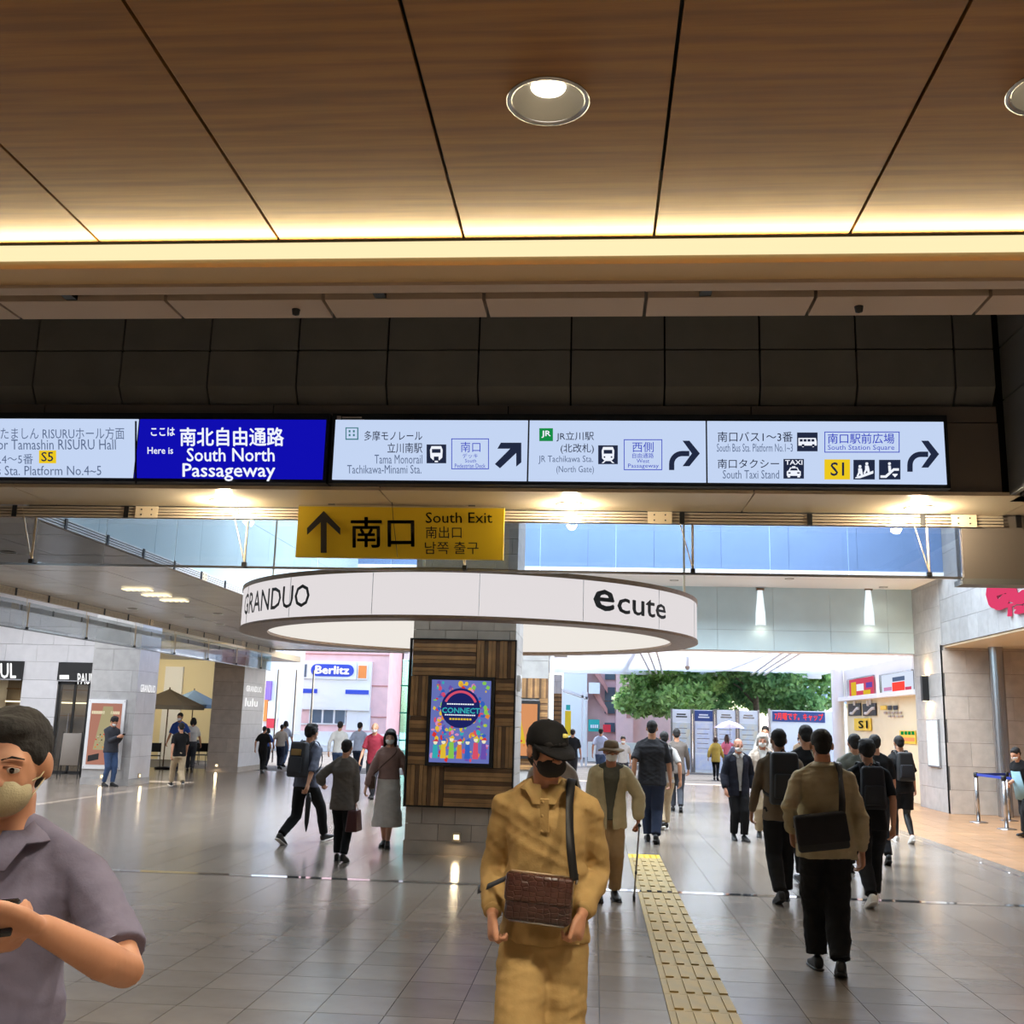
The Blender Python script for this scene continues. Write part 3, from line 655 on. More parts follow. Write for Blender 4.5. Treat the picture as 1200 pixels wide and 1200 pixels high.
def fas(px, py): return at(px, py, x=7.63)
def ftext(s_, p0, p1, h, m, depth, bold):
    a, b = fas(*p0), fas(*p1); a.z = b.z = (a.z+b.z)/2
    o = text(s_, a, b, a+V((0, 0, h)), m, lg, bold, off=.0)
    md = o.modifiers.new('t', 'SOLIDIFY'); md.thickness = depth; md.offset = 1
ftext('ecute', (1161, 712), (1290, 690), .80, 'pink_glow', .08, .03)
ftext('Tachikawa', (1178, 720), (1290, 700), .22, 'pink_glow', .05, .02)
# lamps on the stone return
t = thing('wall_sconce', (7.6, 25.1, 2.4), 'black box lamp throwing warm light on the stone return by the right exit', 'wall light')
wpart('housing', MB().box(7.50, 7.64, 25.02, 25.16, 2.42, 2.98), 'black', t)
wpart('lens', MB().box(7.53, 7.61, 25.05, 25.13, 2.405, 2.42), 'lamp_soft', t); wpart('lens', MB().box(7.53, 7.61, 25.05, 25.13, 2.98, 2.995), 'lamp_soft', t)
area('sconce_bulb', (7.56, 25.09, 2.39), (.3, 0, -1), .1, .1, 14, (1, .66, .3)); area('sconce_bulb', (7.56, 25.09, 3.01), (.3, 0, 1), .1, .1, 14, (1, .66, .3))
t = thing('light_panel', (7.63, 24.8, .97), 'tall white backlit notice panel on the stone return by the right exit', 'notice')
wpart('frame', MB().box(7.60, 7.648, 24.40, 25.22, .95, 2.0), 'steel', t); wpart('face', MB().box(7.595, 7.602, 24.43, 25.19, .98, 1.97), 'panel_glow', t)
for i in range(7): wpart('printed_line', MB().box(7.590, 7.596, 24.5, 25.1, 1.1+.11*i, 1.112+.11*i), 'white_metal', t)

# ---- ad wall beyond the right exit (plane x = 7.9)
XA = 7.9
aw = struct('wall_exit_right', MB().box(XA, XA+.15, 26.2, 34.2, 0, 2.62), 'cream_wall', 'cream wall with direction signs beyond the right exit')
struct('wall_exit_upper', MB().box(XA-.02, XA+.15, 26.2, 34.4, 2.72, 3.58), 'building_white')
struct('trim_8', MB().box(XA-.28, XA+.05, 26.2, 34.4, 2.60, 2.72), 'canopy_white')
struct('column_exit', MB().tube([(7.66, 34.3, 0), (7.66, 34.3, 3.6)], .19, 20), 'canopy_white')
def xa(px, py, o=.03): return at(px, py, x=XA-o)
def xquad(px0, py0, px1, py1, o=.03, th=.02):
    a, b = xa(px0, py1, o), xa(px1, py0, o); zt = xa(px0, py0, o).z; zb = a.z
    return MB().box(XA-o-th, XA-o, min(a.y, b.y), max(a.y, b.y), zb, zt)
def xtext(s_, px0, py0, px1, py1, m, par, bold=0, o=.055):
    a, b = xa(px0, py1, o), xa(px1, py1, o); b.z = a.z; zt = xa(px0, py0, o).z
    text(s_, a, b, V((a.x, a.y, zt)), m, par, bold, off=.003)
for (x0, y0, x1, y1, c, l, n) in ((996, 797, 1024, 820, 'art_1', 'pink framed advertisement with yellow shapes above the S1 sign', 0), (1034, 792, 1070, 815, 'art_cream', 'pale framed advertisement with red band above the cream wall', 1)):
    p = xa((x0+x1)/2, y1); t = thing('advert_panel', (XA, p.y, p.z), l, 'advertisement')
    wpart('frame', xquad(x0-1, y0-1, x1+1, y1+1, .02, .05), 'steel', t); wpart('face', xquad(x0, y0, x1, y1, .07, .005), c if n == 0 else 'screen_white', t)
    if n == 0:
        wpart('print', xquad(998, 800, 1003, 817, .076, .004), 'art_2', t); wpart('print', xquad(1004, 802, 1012, 810, .076, .004), 'scr_white', t); wpart('print', xquad(1012, 809, 1020, 815, .076, .004), 'art_2', t); wpart('print', xquad(1015, 800, 1022, 806, .076, .004), 'art_3', t)
    else:
        wpart('print', xquad(1046, 800, 1060, 812, .076, .004), 'led_red', t); wpart('print', xquad(1046, 794, 1060, 799, .076, .004), 'scr_grey', t); wpart('print', xquad(1036, 806, 1045, 810, .076, .004), 'art_7', t); wpart('print', xquad(1061, 805, 1068, 809, .076, .004), 'art_1', t)
t = thing('platform_sign', (XA-.03, xa(1012, 856).y, xa(1012, 856).z), 'yellow plate reading S1 on the cream wall', 'sign')
wpart('plate', xquad(1002, 842, 1021, 856, .02, .02), 'sign_yellow', t); xtext('S1', 1006, 844.5, 1017, 853.5, 'sign_ink', t, .02)
for (x0, y0, x1, y1, l, k) in ((995, 825, 1009, 839, 'dark square escalator pictogram sign on the cream wall', 0), (1012, 825, 1027, 839, 'dark square stairs pictogram sign on the cream wall', 1)):
    p = xa(x0, y1); t = thing('pictogram_sign', (XA-.02, p.y, p.z), l, 'sign')
    wpart('plate', xquad(x0, y0, x1, y1, .02, .02), 'black', t)
    a, b = xa(x0+2, y1-3, .045), xa(x1-2, y0+5, .045)
    wpart('picture', MB().tube([a, V((a.x, a.y*.75+b.y*.25, a.z)), V((a.x, a.y*.25+b.y*.75, b.z)), b], .045, 6), 'white_metal', t)
    for u in ((.35, .6) if k else (.5,)):
        q = a.lerp(b, u)+V((0, 0, .16)); wpart('picture', MB().tube([q, q+V((0, 0, .16))], .05, 6), 'white_metal', t); wpart('picture', MB().lathe(q+V((0, 0, .25)), [(.001, -.05), (.05, 0), (.001, .05)], 8), 'white_metal', t)
t = thing('direction_sign', (XA-.02, xa(1046, 833).y, xa(1046, 833).z), 'small direction lettering with a yellow square on the cream wall', 'sign')
wpart('mark', xquad(1032, 827, 1039, 832, .02, .01), 'sign_yellow', t)
for a0, a1 in ((1041, 1045), (1047, 1052)): wpart('mark', xquad(a0, 827, a1, 832, .02, .01), 'black', t)
for k in range(5): wpart('mark', xquad(1036+k*4.4, 834, 1039+k*4.4, 836.5, .02, .01), 'beam_grey', t)
for k in range(4): wpart('mark', xquad(1041+k*4.6, 838.5, 1044+k*4.6, 840.5, .02, .01), 'beam_grey', t)
t = thing('timetable_poster', (XA-.02, xa(1065, 870).y, xa(1065, 870).z), 'green and yellow timetable poster low on the cream wall', 'poster')
wpart('sheet', xquad(1055, 856, 1073, 871, .02, .01), 'sign_yellow', t)
for i in range(4): wpart('cell', xquad(1056+i*4.2, 857, 1059+i*4.2, 861, .03, .008), 'scr_green', t)
wpart('print', xquad(1056, 864, 1072, 868, .03, .008), 'orange_sign', t)

# ================================================================ SIGNS
YG = 8.50
def sign_case(x0, x1, label):
    a, b, = at(x0, 530, y=YG).x, at(x1, 530, y=YG).x
    t = thing('sign_board', ((a+b)/2, YG, 3.63), label, 'sign board')
    wpart('case', MB().box(a, b, YG, YW+.05, 3.63, 4.245), 'black', t)
    return t
SZ0, SZ1 = 3.66, 4.185
def screen(t, x0, x1, m):
    a, b = at(x0, 530, y=YG).x, at(x1, 530, y=YG).x
    return wpart('screen', MB().box(a, b, YG-.012, YG+.002, SZ0, SZ1), m, t)
YP = YG-.014
def st(s_, x0, y0, x1, y1, m, t, bold=0): ptext(s_, x0, y0, x1, y1, YP, m, t, bold, off=.003)
def arc_arrow(t, x, y, w, h):
    """arrow that rises and turns to the right"""
    pts = []
    r_o, r_i = .42*w, .20*w
    cx, cy = x+r_o+.0, y+.42*h+r_o-.0*h
    top = y+.38*h; th = .17*w
    out = [(x, y+h), (x, top+r_o)]
    for k in range(1, 8):
        a = math.pi+k*math.pi/16; out.append((x+r_o+r_o*math.cos(a), top+r_o+r_o*math.sin(a)))
    out += [(x+r_o, top), (x+.66*w, top)]
    out2 = [(x+.66*w, top+th), (x+r_o, top+th)]
    for k in range(7, 0, -1):
        a = math.pi+k*math.pi/16; rr = r_o-th; out2.append((x+r_o+rr*math.cos(a), top+r_o+rr*math.sin(a)))
    out2 += [(x+th, top+r_o), (x+th, y+h)]
    wpart('arrow', ppoly(out+out2, YP), 'scr_text', t)
    m_ = top+th/2
    hd_ = .46*h
    wpart('arrow', ppoly([(x+.44*w, m_-hd_*.9), (x+.66*w, m_-hd_*.9), (x+w, m_), (x+.66*w, m_+hd_*.9), (x+.44*w, m_+hd_*.9), (x+.74*w, m_)], YP, .008), 'scr_text', t)
def box_outline(t, x0, y0, x1, y1, m):
    for q in ((x0, y0, x1, y0+.9), (x0, y1-.9, x1, y1), (x0, y0, x0+.9, y1), (x1-.9, y0, x1, y1)): wpart('outline', pquad(*q, YP, .003), m, t)
def pict(t, x0, y0, x1, y1, kind):
    p = wpart('pictogram', pquad(x0, y0, x1, y1, YP, .002), 'scr_text', t)
    w_, h_ = x1-x0, y1-y0
    P = lambda pts: wpart('symbol', ppoly([(x0+w_*a, y0+h_*b) for a, b in pts], YP, .007), 'scr_white', p)
    D = lambda pts: wpart('symbol', ppoly([(x0+w_*a, y0+h_*b) for a, b in pts], YP, .012), 'scr_text', p)
    if kind in ('train', 'mono'):
        P([(.25, .1), (.75, .1), (.82, .3), (.80, .70), (.66, .84), (.34, .84), (.20, .70), (.18, .3)]); D([(.28, .26), (.72, .26), (.72, .46), (.28, .46)])
        if kind == 'train':
            P([(.30, .84), (.38, .84), (.28, .95), (.18, .95)]); P([(.70, .84), (.62, .84), (.72, .95), (.82, .95)]); D([(.28, .6), (.36, .6), (.36, .68), (.28, .68)]); D([(.64, .6), (.72, .6), (.72, .68), (.64, .68)])
        else: D([(.38, .66), (.62, .66), (.62, .88), (.38, .88)]); P([(.42, .72), (.58, .72), (.58, .95), (.42, .95)])
    elif kind == 'bus':
        P([(.06, .30), (.90, .30), (.95, .5), (.95, .70), (.06, .70)])
        for k in range(4): D([(.12+.19*k, .37), (.26+.19*k, .37), (.26+.19*k, .50), (.12+.19*k, .50)])
        for k in (.22, .72): D([(k, .64), (k+.12, .64), (k+.12, .76), (k, .76)]); P([(k+.02, .68), (k+.10, .68), (k+.10, .78), (k+.02, .78)])
    elif kind == 'taxi':
        P([(.32, .44), (.68, .44), (.76, .60), (.84, .64), (.84, .86), (.16, .86), (.16, .64), (.24, .60)]); D([(.36, .49), (.64, .49), (.69, .60), (.31, .60)]); P([(.42, .38), (.58, .38), (.58, .43), (.42, .43)])
        P([(.2, .86), (.32, .86), (.32, .94), (.2, .94)]); P([(.68, .86), (.8, .86), (.8, .94), (.68, .94)]); D([(.22, .69), (.34, .69), (.34, .76), (.22, .76)]); D([(.66, .69), (.78, .69), (.78, .76), (.66, .76)])
        ptext('TAXI', x0+w_*.08, y0+h_*.06, x0+w_*.92, y0+h_*.30, YP, 'scr_white', p, .02, off=.009)
    elif kind == 'stairs':
        P([(.08, .90), (.92, .56), (.92, .70), (.30, .94), (.08, .94)])
        for a, b in ((.30, .44), (.62, .30)):
            P([(a-.08, b), (a+.08, b), (a+.12, b+.2), (a+.14, b+.40), (a+.06, b+.40), (a, b+.24), (a-.08, b+.42), (a-.16, b+.40), (a-.08, b+.2)]); P([(a-.05, b-.16), (a+.05, b-.16), (a+.07, b-.08), (a+.04, b-.02), (a-.04, b-.02), (a-.07, b-.08)])
    elif kind == 'escalator':
        P([(.06, .80), (.28, .80), (.66, .44), (.92, .44), (.92, .56), (.70, .56), (.34, .92), (.06, .92)]); P([(.42, .30), (.54, .30), (.56, .56), (.44, .62)]); P([(.43, .14), (.53, .14), (.55, .22), (.51, .27), (.45, .27), (.41, .22)])
        P([(.62, .72), (.86, .72), (.86, .76), (.74, .90), (.62, .76)])
    return p
L1 = sign_case(-60, 384, 'long sign board with pale bus panel and blue passageway panel')
sc = screen(L1, -55, 159, 'screen_pale'); sb = screen(L1, 161, 380, 'screen_blue')
wpart('divider', pquad(159, 494, 161, 567, YG, .013), 'black', L1)
st('たましん RISURUホール方面', 1, 501, 146, 515, 'scr_grey', sc); st('for Tamashin RISURU Hall', -6, 515, 136, 527, 'scr_grey', sc)
st('.4〜5番', 0, 532, 39, 544, 'scr_grey', sc); wpart('mark', pquad(46, 528, 66, 543, YP, .002), 'scr_yellow', sc); ptext('S5', 49, 530, 63, 541, YP, 'scr_text', sc, .01, off=.009)
st('s Sta. Platform No.4~5', -3, 546, 119, 557, 'scr_grey', sc)
st('ここは', 177, 501, 205, 511, 'scr_white', sb, .02); st('Here is', 173, 524, 203, 532, 'scr_white', sb, .01); st('南北自由通路', 211, 501, 333, 523, 'scr_white', sb, .02)
st('South North', 219, 525, 322, 541, 'scr_white', sb, .012); st('Passageway', 214, 543, 323, 564, 'scr_white', sb, .012)
L2 = sign_case(387, 1112, 'long sign board with three pale direction panels and arrows')
s1 = screen(L2, 391.5, 618, 'screen_pale'); s2 = screen(L2, 620, 827, 'screen_pale'); s3 = screen(L2, 829, 1107, 'screen_pale')
ic = wpart('icon', pquad(405, 501, 420, 515.5, YP, .001), 'scr_teal', s1); wpart('icon_face', pquad(406.3, 502.3, 418.7, 514.2, YP, .005), 'screen_pale', ic)
for u in (409, 414):
    for v_ in (504.5, 509): wpart('icon_mark', pquad(u, v_, u+2, v_+2.5, YP, .009), 'scr_teal', ic)
st('多摩モノレール', 427, 505, 495, 516.5, 'scr_text', s1, .004); st('立川南駅', 454, 519, 495, 531, 'scr_text', s1, .004); st('Tama Monorail', 439, 533, 495, 543.5, 'scr_grey', s1); st('Tachikawa-Minami Sta.', 407, 545, 494, 555, 'scr_grey', s1)
pict(s1, 500, 521, 523, 543, 'mono'); box_outline(s1, 529, 514, 573, 550, 'scr_blue_text'); st('南口', 540, 518, 563, 530, 'scr_blue_text', s1); st('デッキ', 542, 531.5, 560, 537, 'scr_blue_text', s1); st('South', 545, 538, 558, 542, 'scr_blue_text', s1); st('Pedestrian Deck', 533, 543.5, 569, 548.5, 'scr_blue_text', s1)
wpart('arrow', ppoly([(580, 544), (598, 526), (583, 526), (587, 519), (611, 519), (611, 542), (605, 547), (605, 531), (586, 549)], YP), 'scr_text', s1)
jr = wpart('mark', pquad(632, 502, 648, 517, YP, .002), 'scr_green', s2); ptext('JR', 634.5, 505, 645.5, 513.5, YP, 'scr_white', jr, .02, off=.009)
st('JR立川駅', 652, 506, 696, 517.5, 'scr_text', s2, .004); st('(北改札)', 657, 520, 696, 532, 'scr_text', s2, .004); st('JR Tachikawa Sta.', 631, 534, 695, 544, 'scr_grey', s2); st('(North Gate)', 652, 546, 696, 556, 'scr_grey', s2)
pict(s2, 701, 522, 724, 544, 'train'); box_outline(s2, 731, 515, 776, 551, 'scr_blue_text'); st('西側', 741, 518, 766, 530, 'scr_blue_text', s2); st('自由通路', 741, 531, 766, 537, 'scr_blue_text', s2); st('West', 746, 538, 761, 542.5, 'scr_blue_text', s2); st('Passageway', 736, 543.5, 772, 549.5, 'scr_blue_text', s2)
arc_arrow(s2, 784, 515, 36, 36)
st('南口バス1〜3番', 841, 506, 929, 518, 'scr_text', s3, .004); st('South Bus Sta. Platform No.1~3', 840, 520, 929, 529.5, 'scr_grey', s3); pict(s3, 934, 507, 958, 529, 'bus')
box_outline(s3, 966, 506, 1054, 530.5, 'scr_blue_text'); st('南口駅前広場', 970, 508, 1048, 520, 'scr_blue_text', s3, .006); st('South Station Square', 970, 521.5, 1048, 529, 'scr_blue_text', s3)
st('南口タクシー', 841, 538, 913, 549, 'scr_text', s3, .004); st('South Taxi Stand', 847, 551, 913, 561, 'scr_grey', s3); pict(s3, 918, 538, 942, 561, 'taxi')
mk = wpart('mark', pquad(966, 538.5, 996, 562, YP, .002), 'scr_yellow', s3); ptext('S1', 973, 542, 989, 558, YP, 'scr_text', mk, .012, off=.009)
pict(s3, 1000, 539, 1025, 562, 'stairs'); pict(s3, 1030, 539, 1055, 562, 'escalator'); arc_arrow(s3, 1063, 515, 37, 38)
b_ = wpart('label_plate', pquad(395, 487.5, 399.5, 493, YG, .001), 'beam_grey', L2)
wpart('label_plate', pquad(401, 488.5, 424, 490, YG, .001), 'beam_grey', L2); wpart('label_plate', pquad(401, 491.5, 427, 493, YG, .001), 'beam_grey', L2)
# yellow sign
ys = 9.2; p0, p1, p2, p3 = at(346, 653.5, y=ys), at(589.5, 655, y=ys), at(590.5, 593, y=ys), at(348, 592, y=ys)
t = thing('hanging_sign', ((p0.x+p1.x)/2, ys, p0.z), 'yellow hanging exit sign with black arrow under the beige soffit', 'sign')
zc0, zc1 = (p0.z+p1.z)/2, 3.575
wpart('plate', MB().box(p0.x, p1.x, ys, ys+.05, zc0, zc1), 'sign_yellow', t)
for x in (p0.x+.3, p1.x-.3): wpart('hanger', MB().box(x-.03, x+.03, ys+.01, ys+.04, zc1, 3.6), 'steel', t)
wpart('top_edge', MB().box(p0.x, p1.x, ys-.006, ys+.056, zc1-.004, zc1+.008), 'rail_metal', t)
wpart('arrow', ppoly([(376, 648), (376, 612), (360, 627), (360, 619), (379.5, 599), (399, 619), (399, 627), (383, 612), (383, 648)], ys), 'sign_ink', t)
for s_, q, b in (('南口', (411, 606, 486, 642), .012), ('South Exit', (499, 600.5, 577, 613), .004), ('南出口', (499, 617, 541, 631), 0), ('남쪽 출구', (498, 635, 561, 649.5), -.003)): ptext(s_, *q, ys, 'sign_ink', t, b, off=.006)
c_ = thing('stay_wire', (at(462, 585, y=9.12).x, 9.12, 3.2), 'thin wire hanging down in front of the yellow exit sign', 'wire')
wpart('wire', MB().tube([at(459, 584, y=9.12), at(461, 610, y=9.12), at(466, 653, y=9.12)], .0028, 6), 'ink', c_)

# ---- round illuminated sign
RC = V((-1.75, 14.62, 0)); RR, RI = 3.14, 2.78; RZ0, RZ1 = 2.79, 3.36
rs = thing('ring_sign', (RC.x, RC.y, RZ0), 'large round backlit white sign with wooden rims around the central column', 'sign')
rc = RC.copy()
def rl(name, prof, m, close=True, n=128): return wpart(name, MB().lathe(rc, prof, n, close=close), m, rs, True)
o_ = rl('outer_face', [(RR-.012, RZ0+.035), (RR-.012, RZ1-.055)], 'ring_white', False)
rl('inner_face', [(RI+.012, RZ0+.035), (RI+.012, RZ1-.055)], 'ring_inner', False)
o1 = wpart('lower_rim', MB().lathe(rc, [(RI, RZ0), (RR, RZ0), (RR, RZ0+.035), (RI, RZ0+.035)], 128, close=True), 'wood_rim', rs)
o2 = wpart('upper_rim', MB().lathe(rc, [(RI, RZ1-.055), (RR, RZ1-.055), (RR, RZ1), (RI, RZ1)], 128, close=True), 'wood_rim', rs)
for k in range(16):
    a = 2*math.pi*(k+.37)/16; q = rc+V((math.cos(a)*(RR-.009), math.sin(a)*(RR-.009), (RZ0+RZ1)/2)); wpart('joint', MB().obox(q, V((-math.sin(a), math.cos(a), 0))*.003, V((math.cos(a), math.sin(a), 0))*.003, V((0, 0, .24))), 'white_metal', rs)
for k in range(4):
    a = 2*math.pi*k/4-math.pi/2-.07; q = rc+V((math.cos(a)*2.96, math.sin(a)*2.96, 0)); wpart('hanging_rod', MB().tube([q+V((0, 0, RZ1)), q+V((0, 0, 8.0))], .016, 8), 'rail_metal', rs)
    a2 = a; wpart('cross_arm', MB().tube([rc+V((math.cos(a)*2.96, math.sin(a)*2.96, RZ1-.03)), rc+V((math.cos(a)*.9, math.sin(a)*.9, RZ1-.03))], .03, 6), 'white_metal', rs)
def ring_angle(px, z):
    best = None
    for k in range(2000):
        a = -math.pi+k*math.pi/2000; u = proj(rc+V((math.cos(a)*RR, math.sin(a)*RR, z)))[0]
        if best is None or abs(u-px) < best[0]: best = (abs(u-px), a)
    return best[1]
def ring_text(s_, x0, x1, z0, z1, bold, sx=None):
    a0, a1 = ring_angle(x0, (z0+z1)/2), ring_angle(x1, (z0+z1)/2)
    f = lambda u, v_: rc+V((math.cos(a0+(a1-a0)*u)*(RR+.004), math.sin(a0+(a1-a0)*u)*(RR+.004), z0+(z1-z0)*v_))
    text(s_, (0, 0, 0), (1, 0, 0), (0, 1, 0), 'ink', rs, bold, bend=f)
ring_text('GRANDUO', 287, 363, 2.935, 3.205, .010)
ring_text('e', 695, 720, 2.965, 3.215, .018); ring_text('cute', 723, 780, 2.955, 3.17, .012)
l = bpy.data.lights.new('ring_glow', 'POINT')
bpy.data.lights.remove(l)

# ---- display on the central column
fxp = lambda a: -2.42+(a-42)*(1.37/(578-42)); fzp = fz
t = thing('display_screen', (fxp(306), 13.7, fzp(728)), 'black framed digital poster screen with colourful festival picture on the slatted column', 'screen')
YD = 13.70
wpart('frame', MB().box(fxp(137), fxp(480), YD, 13.79, fzp(726), fzp(250)), 'black', t)
sx0, sx1, sz0, sz1 = fxp(158), fxp(461), fzp(706), fzp(270)
scn = wpart('screen', MB().box(sx0, sx1, YD-.008, YD+.002, sz0, sz1), 'art_bg', t)
Wd, Hd = sx1-sx0, sz1-sz0
def art(kind, u, v_, r, m, ry=None, lay=0):
    c = V((sx0+u*Wd, YD-.010-.0015*lay, sz0+v_*Hd)); ry = ry or r
    pts = [c+V((r*Wd*math.cos(a), 0, ry*Wd*math.sin(a))) for a in [2*math.pi*k/(24 if kind == 'disc' else kind)+.3 for k in range(24 if kind == 'disc' else kind)]]
    return MB().prism(pts, (0, -.0008, 0)), m
rnd = random.Random(4)
layers = {}
for i in range(230):
    u, v_ = rnd.uniform(.04, .96), rnd.uniform(.03, .97)
    if (u-.5)**2+((v_-.64)*1.45)**2 < .30**2: continue
    mb, m_ = art(rnd.choice((5, 6, 'disc', 4)), u, v_, rnd.uniform(.015, .045), 'art_%d' % rnd.randrange(9), rnd.uniform(.012, .055), lay=rnd.randrange(1, 4))
    L = layers.setdefault(m_, MB()); n = len(L.v); L.v += mb.v; L.f += [tuple(n+i_ for i_ in f) for f in mb.f]
for i in range(7):
    u = .10+.135*i; hgt = rnd.uniform(.22, .30); m_ = 'art_%d' % ((i*2) % 9)
    L = layers.setdefault(m_, MB()); b = V((sx0+u*Wd, YD-.017, sz0+.05*Hd))
    L.prism([b+V((-.05*Wd, 0, 0)), b+V((.05*Wd, 0, 0)), b+V((.035*Wd, 0, hgt*Hd*.7)), b+V((-.035*Wd, 0, hgt*Hd*.7))], (0, -.001, 0))
    L2_ = layers.setdefault('art_cream', MB()); L2_.prism([b+V((.035*Wd*math.cos(a), 0, hgt*Hd*.82+.04*Wd*math.sin(a))) for a in [k*math.pi/5 for k in range(10)]], (0, -.001, 0))
    L3_ = layers.setdefault('art_%d' % ((i*3+5) % 9), MB()); L3_.prism([b+V((-.055*Wd, -.001, hgt*Hd*.86)), b+V((.055*Wd, -.001, hgt*Hd*.86)), b+V((.02*Wd, -.001, hgt*Hd))], (0, -.001, 0))
for m_, L in layers.items(): wpart('artwork', L, m_, scn)
wpart('artwork', art('disc', .5, .66, .33, 'art_navy', lay=6)[0], 'art_navy', scn)
L = MB()
for k in range(16):
    a0_, a1_ = math.pi*(.12+.76*k/16), math.pi*(.12+.76*(k+1)/16); c = V((sx0+.5*Wd, YD-.0205, sz0+.66*Hd)); r0, r1 = .25*Wd, .29*Wd
    L.quad(c+V((r0*math.cos(a0_), 0, r0*math.sin(a0_))), c+V((r1*math.cos(a0_), 0, r1*math.sin(a0_))), c+V((r1*math.cos(a1_), 0, r1*math.sin(a1_))), c+V((r0*math.cos(a1_), 0, r0*math.sin(a1_))))
wpart('artwork', L, 'art_1', scn)
def dtext(s_, u0, v0, u1, v1, m_, b): text(s_, (sx0+u0*Wd, YD-.021, sz0+v0*Hd), (sx0+u1*Wd, YD-.021, sz0+v0*Hd), (sx0+u0*Wd, YD-.021, sz0+v1*Hd), m_, scn, b, off=.001)
dtext('CONNECT', .19, .595, .83, .665, 'art_0', .03)
def dbars(u0, u1, v0, v1, m_, n):
    L = MB()
    for k in range(n):
        a, b = u0+(u1-u0)*k/n, u0+(u1-u0)*(k+.78)/n; L.box(sx0+a*Wd, sx0+b*Wd, YD-.0225, YD-.0215, sz0+v0*Hd, sz0+v1*Hd)
    wpart('artwork', L, m_, scn)
dbars(.27, .73, .70, .715, 'scr_white', 12); dbars(.24, .76, .568, .582, 'scr_white', 16); dbars(.32, .70, .515, .537, 'art_2', 8)
# orange poster on the second column
t = thing('poster_case', (-1.7, 25.2, .95), 'orange poster in black frame on the second slatted column', 'poster')
wpart('frame', MB().box(-2.27, -1.30, 25.18, 25.28, .85, 2.2), 'black', t)
f_ = wpart('sheet', MB().box(-2.22, -1.36, 25.17, 25.182, .92, 2.12), 'art_orange', t)
wpart('print', MB().prism([(-1.95, 25.168, 1.2), (-1.62, 25.168, 1.2), (-1.785, 25.168, 1.95)], (0, -.002, 0)), 'art_2', f_)
for i in range(9): wpart('print', MB().lathe((-2.05+.065*i, 25.166, 1.16+.05*(i % 3)), [(.001, -.03), (.03, 0), (.001, .03)], 8), 'art_%d' % (i % 9), f_)
# salmon poster on the left column
YC = 24.26
t = thing('wall_poster', (-11.4, YC, .35), 'salmon poster with pale tree shape in white frame on the left column', 'poster')
x0, x1 = -11.93, -11.02
wpart('frame', MB().box(x0, x1, YC, 24.30, .36, 1.96), 'white_metal', t); f_ = wpart('sheet', MB().box(x0+.08, x1-.08, YC-.006, YC+.001, .46, 1.87), 'art_salmon', t)
wpart('print', MB().prism([(x0+.22, YC-.008, .80), (x1-.18, YC-.008, .80), (x1-.30, YC-.008, 1.80), (x0+.38, YC-.008, 1.80)], (0, -.002, 0)), 'art_pale', f_)
wpart('print', MB().prism([(x0+.12, YC-.008, .52), (x0+.38, YC-.008, .58), (x0+.38, YC-.008, .72), (x0+.12, YC-.008, .66)], (0, -.002, 0)), 'ink', f_)
for i in range(16): wpart('print', MB().lathe((x0+.28+.045*(i % 9), YC-.012, .86+.055*(i % 4)+.12*(i//6)), [(.001, -.02), (.022, 0), (.001, .02)], 6), ('art_6', 'art_5', 'canvas', 'ink')[i % 4], f_)
for k in range(8): wpart('print', MB().box(x0+.11+.04*k, x0+.14+.04*k, YC-.010, YC-.006, 1.62, 1.69), 'art_cream', f_)
for k in range(5): wpart('print', MB().box(x1-.34+.045*k, x1-.31+.045*k, YC-.010, YC-.006, 1.62, 1.69), 'art_cream', f_)
for k in (0, 1):
    for z in (.40, 1.92): wpart('stud', MB().lathe(((x0+.03, x1-.03)[k], YC-.004, z), [(.001, -.012), (.012, 0), (.001, .012)], 8), 'steel', t)
def col_letters(s_, X, y0, y1, z0, z1, label, m='shop_white'):
    t = thing('wall_lettering', (X, (y0+y1)/2, z0), label, 'sign')
    text(s_, (X+.01, y0, z0), (X+.01, y1, z0), (X+.01, y0, z1), m, t, .0, off=.01)
col_letters('GRANDUO', -10.80, 24.45, 25.3, 2.16, 2.34, 'white letters on the side of the left poster column')
col_letters('GRANDUO', -10.66, 31.7, 33.2, 2.40, 2.58, 'white letters on the side of the dark stone column')
col_letters('lulu', -10.66, 31.7, 32.9, 1.95, 2.2, 'short white word below the letters on the dark stone column')
# foot lights
for px, py, ax, c, l in ((535, 981, 'y', 13.80, 'square foot light glowing in the stone base of the central column'), (120, 910, 'y', 24.28, 'small foot light low on the left poster column front'), (254, 897, 'y', 31.48, 'small foot light low on the dark stone column'), (163, 909, 'x', -10.79, 'small foot light on the side of the left poster column')):
    p = at(px, py, y=c) if ax == 'y' else at(px, py, x=c); n_ = V((0, -1, 0)) if ax == 'y' else V((1, 0, 0)); u_ = V((1, 0, 0)) if ax == 'y' else V((0, 1, 0))
    t = thing('foot_light', p, l, 'light')
    wpart('frame', MB().obox(p, u_*.055, n_*.018, V((0, 0, .055))), 'rail_metal', t); wpart('lens', MB().obox(p+n_*.017, u_*.035, n_*.004, V((0, 0, .03))), 'lamp_soft', t)
    area('foot_light_bulb', p+n_*.05, (n_.x, n_.y, -.7), .06, .06, 1.5, (1, .8, .5))
t = thing('wall_speaker', (-1.03, 14.3, 2.2), 'small white box on the narrow side of the central column', 'speaker')
part('case', rbox((0, 0, 0), (.03, .09, .11), .01), MAT['white_metal'], t); part('grille', rbox((.03, 0, 0), (.004, .06, .07), .003), MAT['beam_grey'], t)

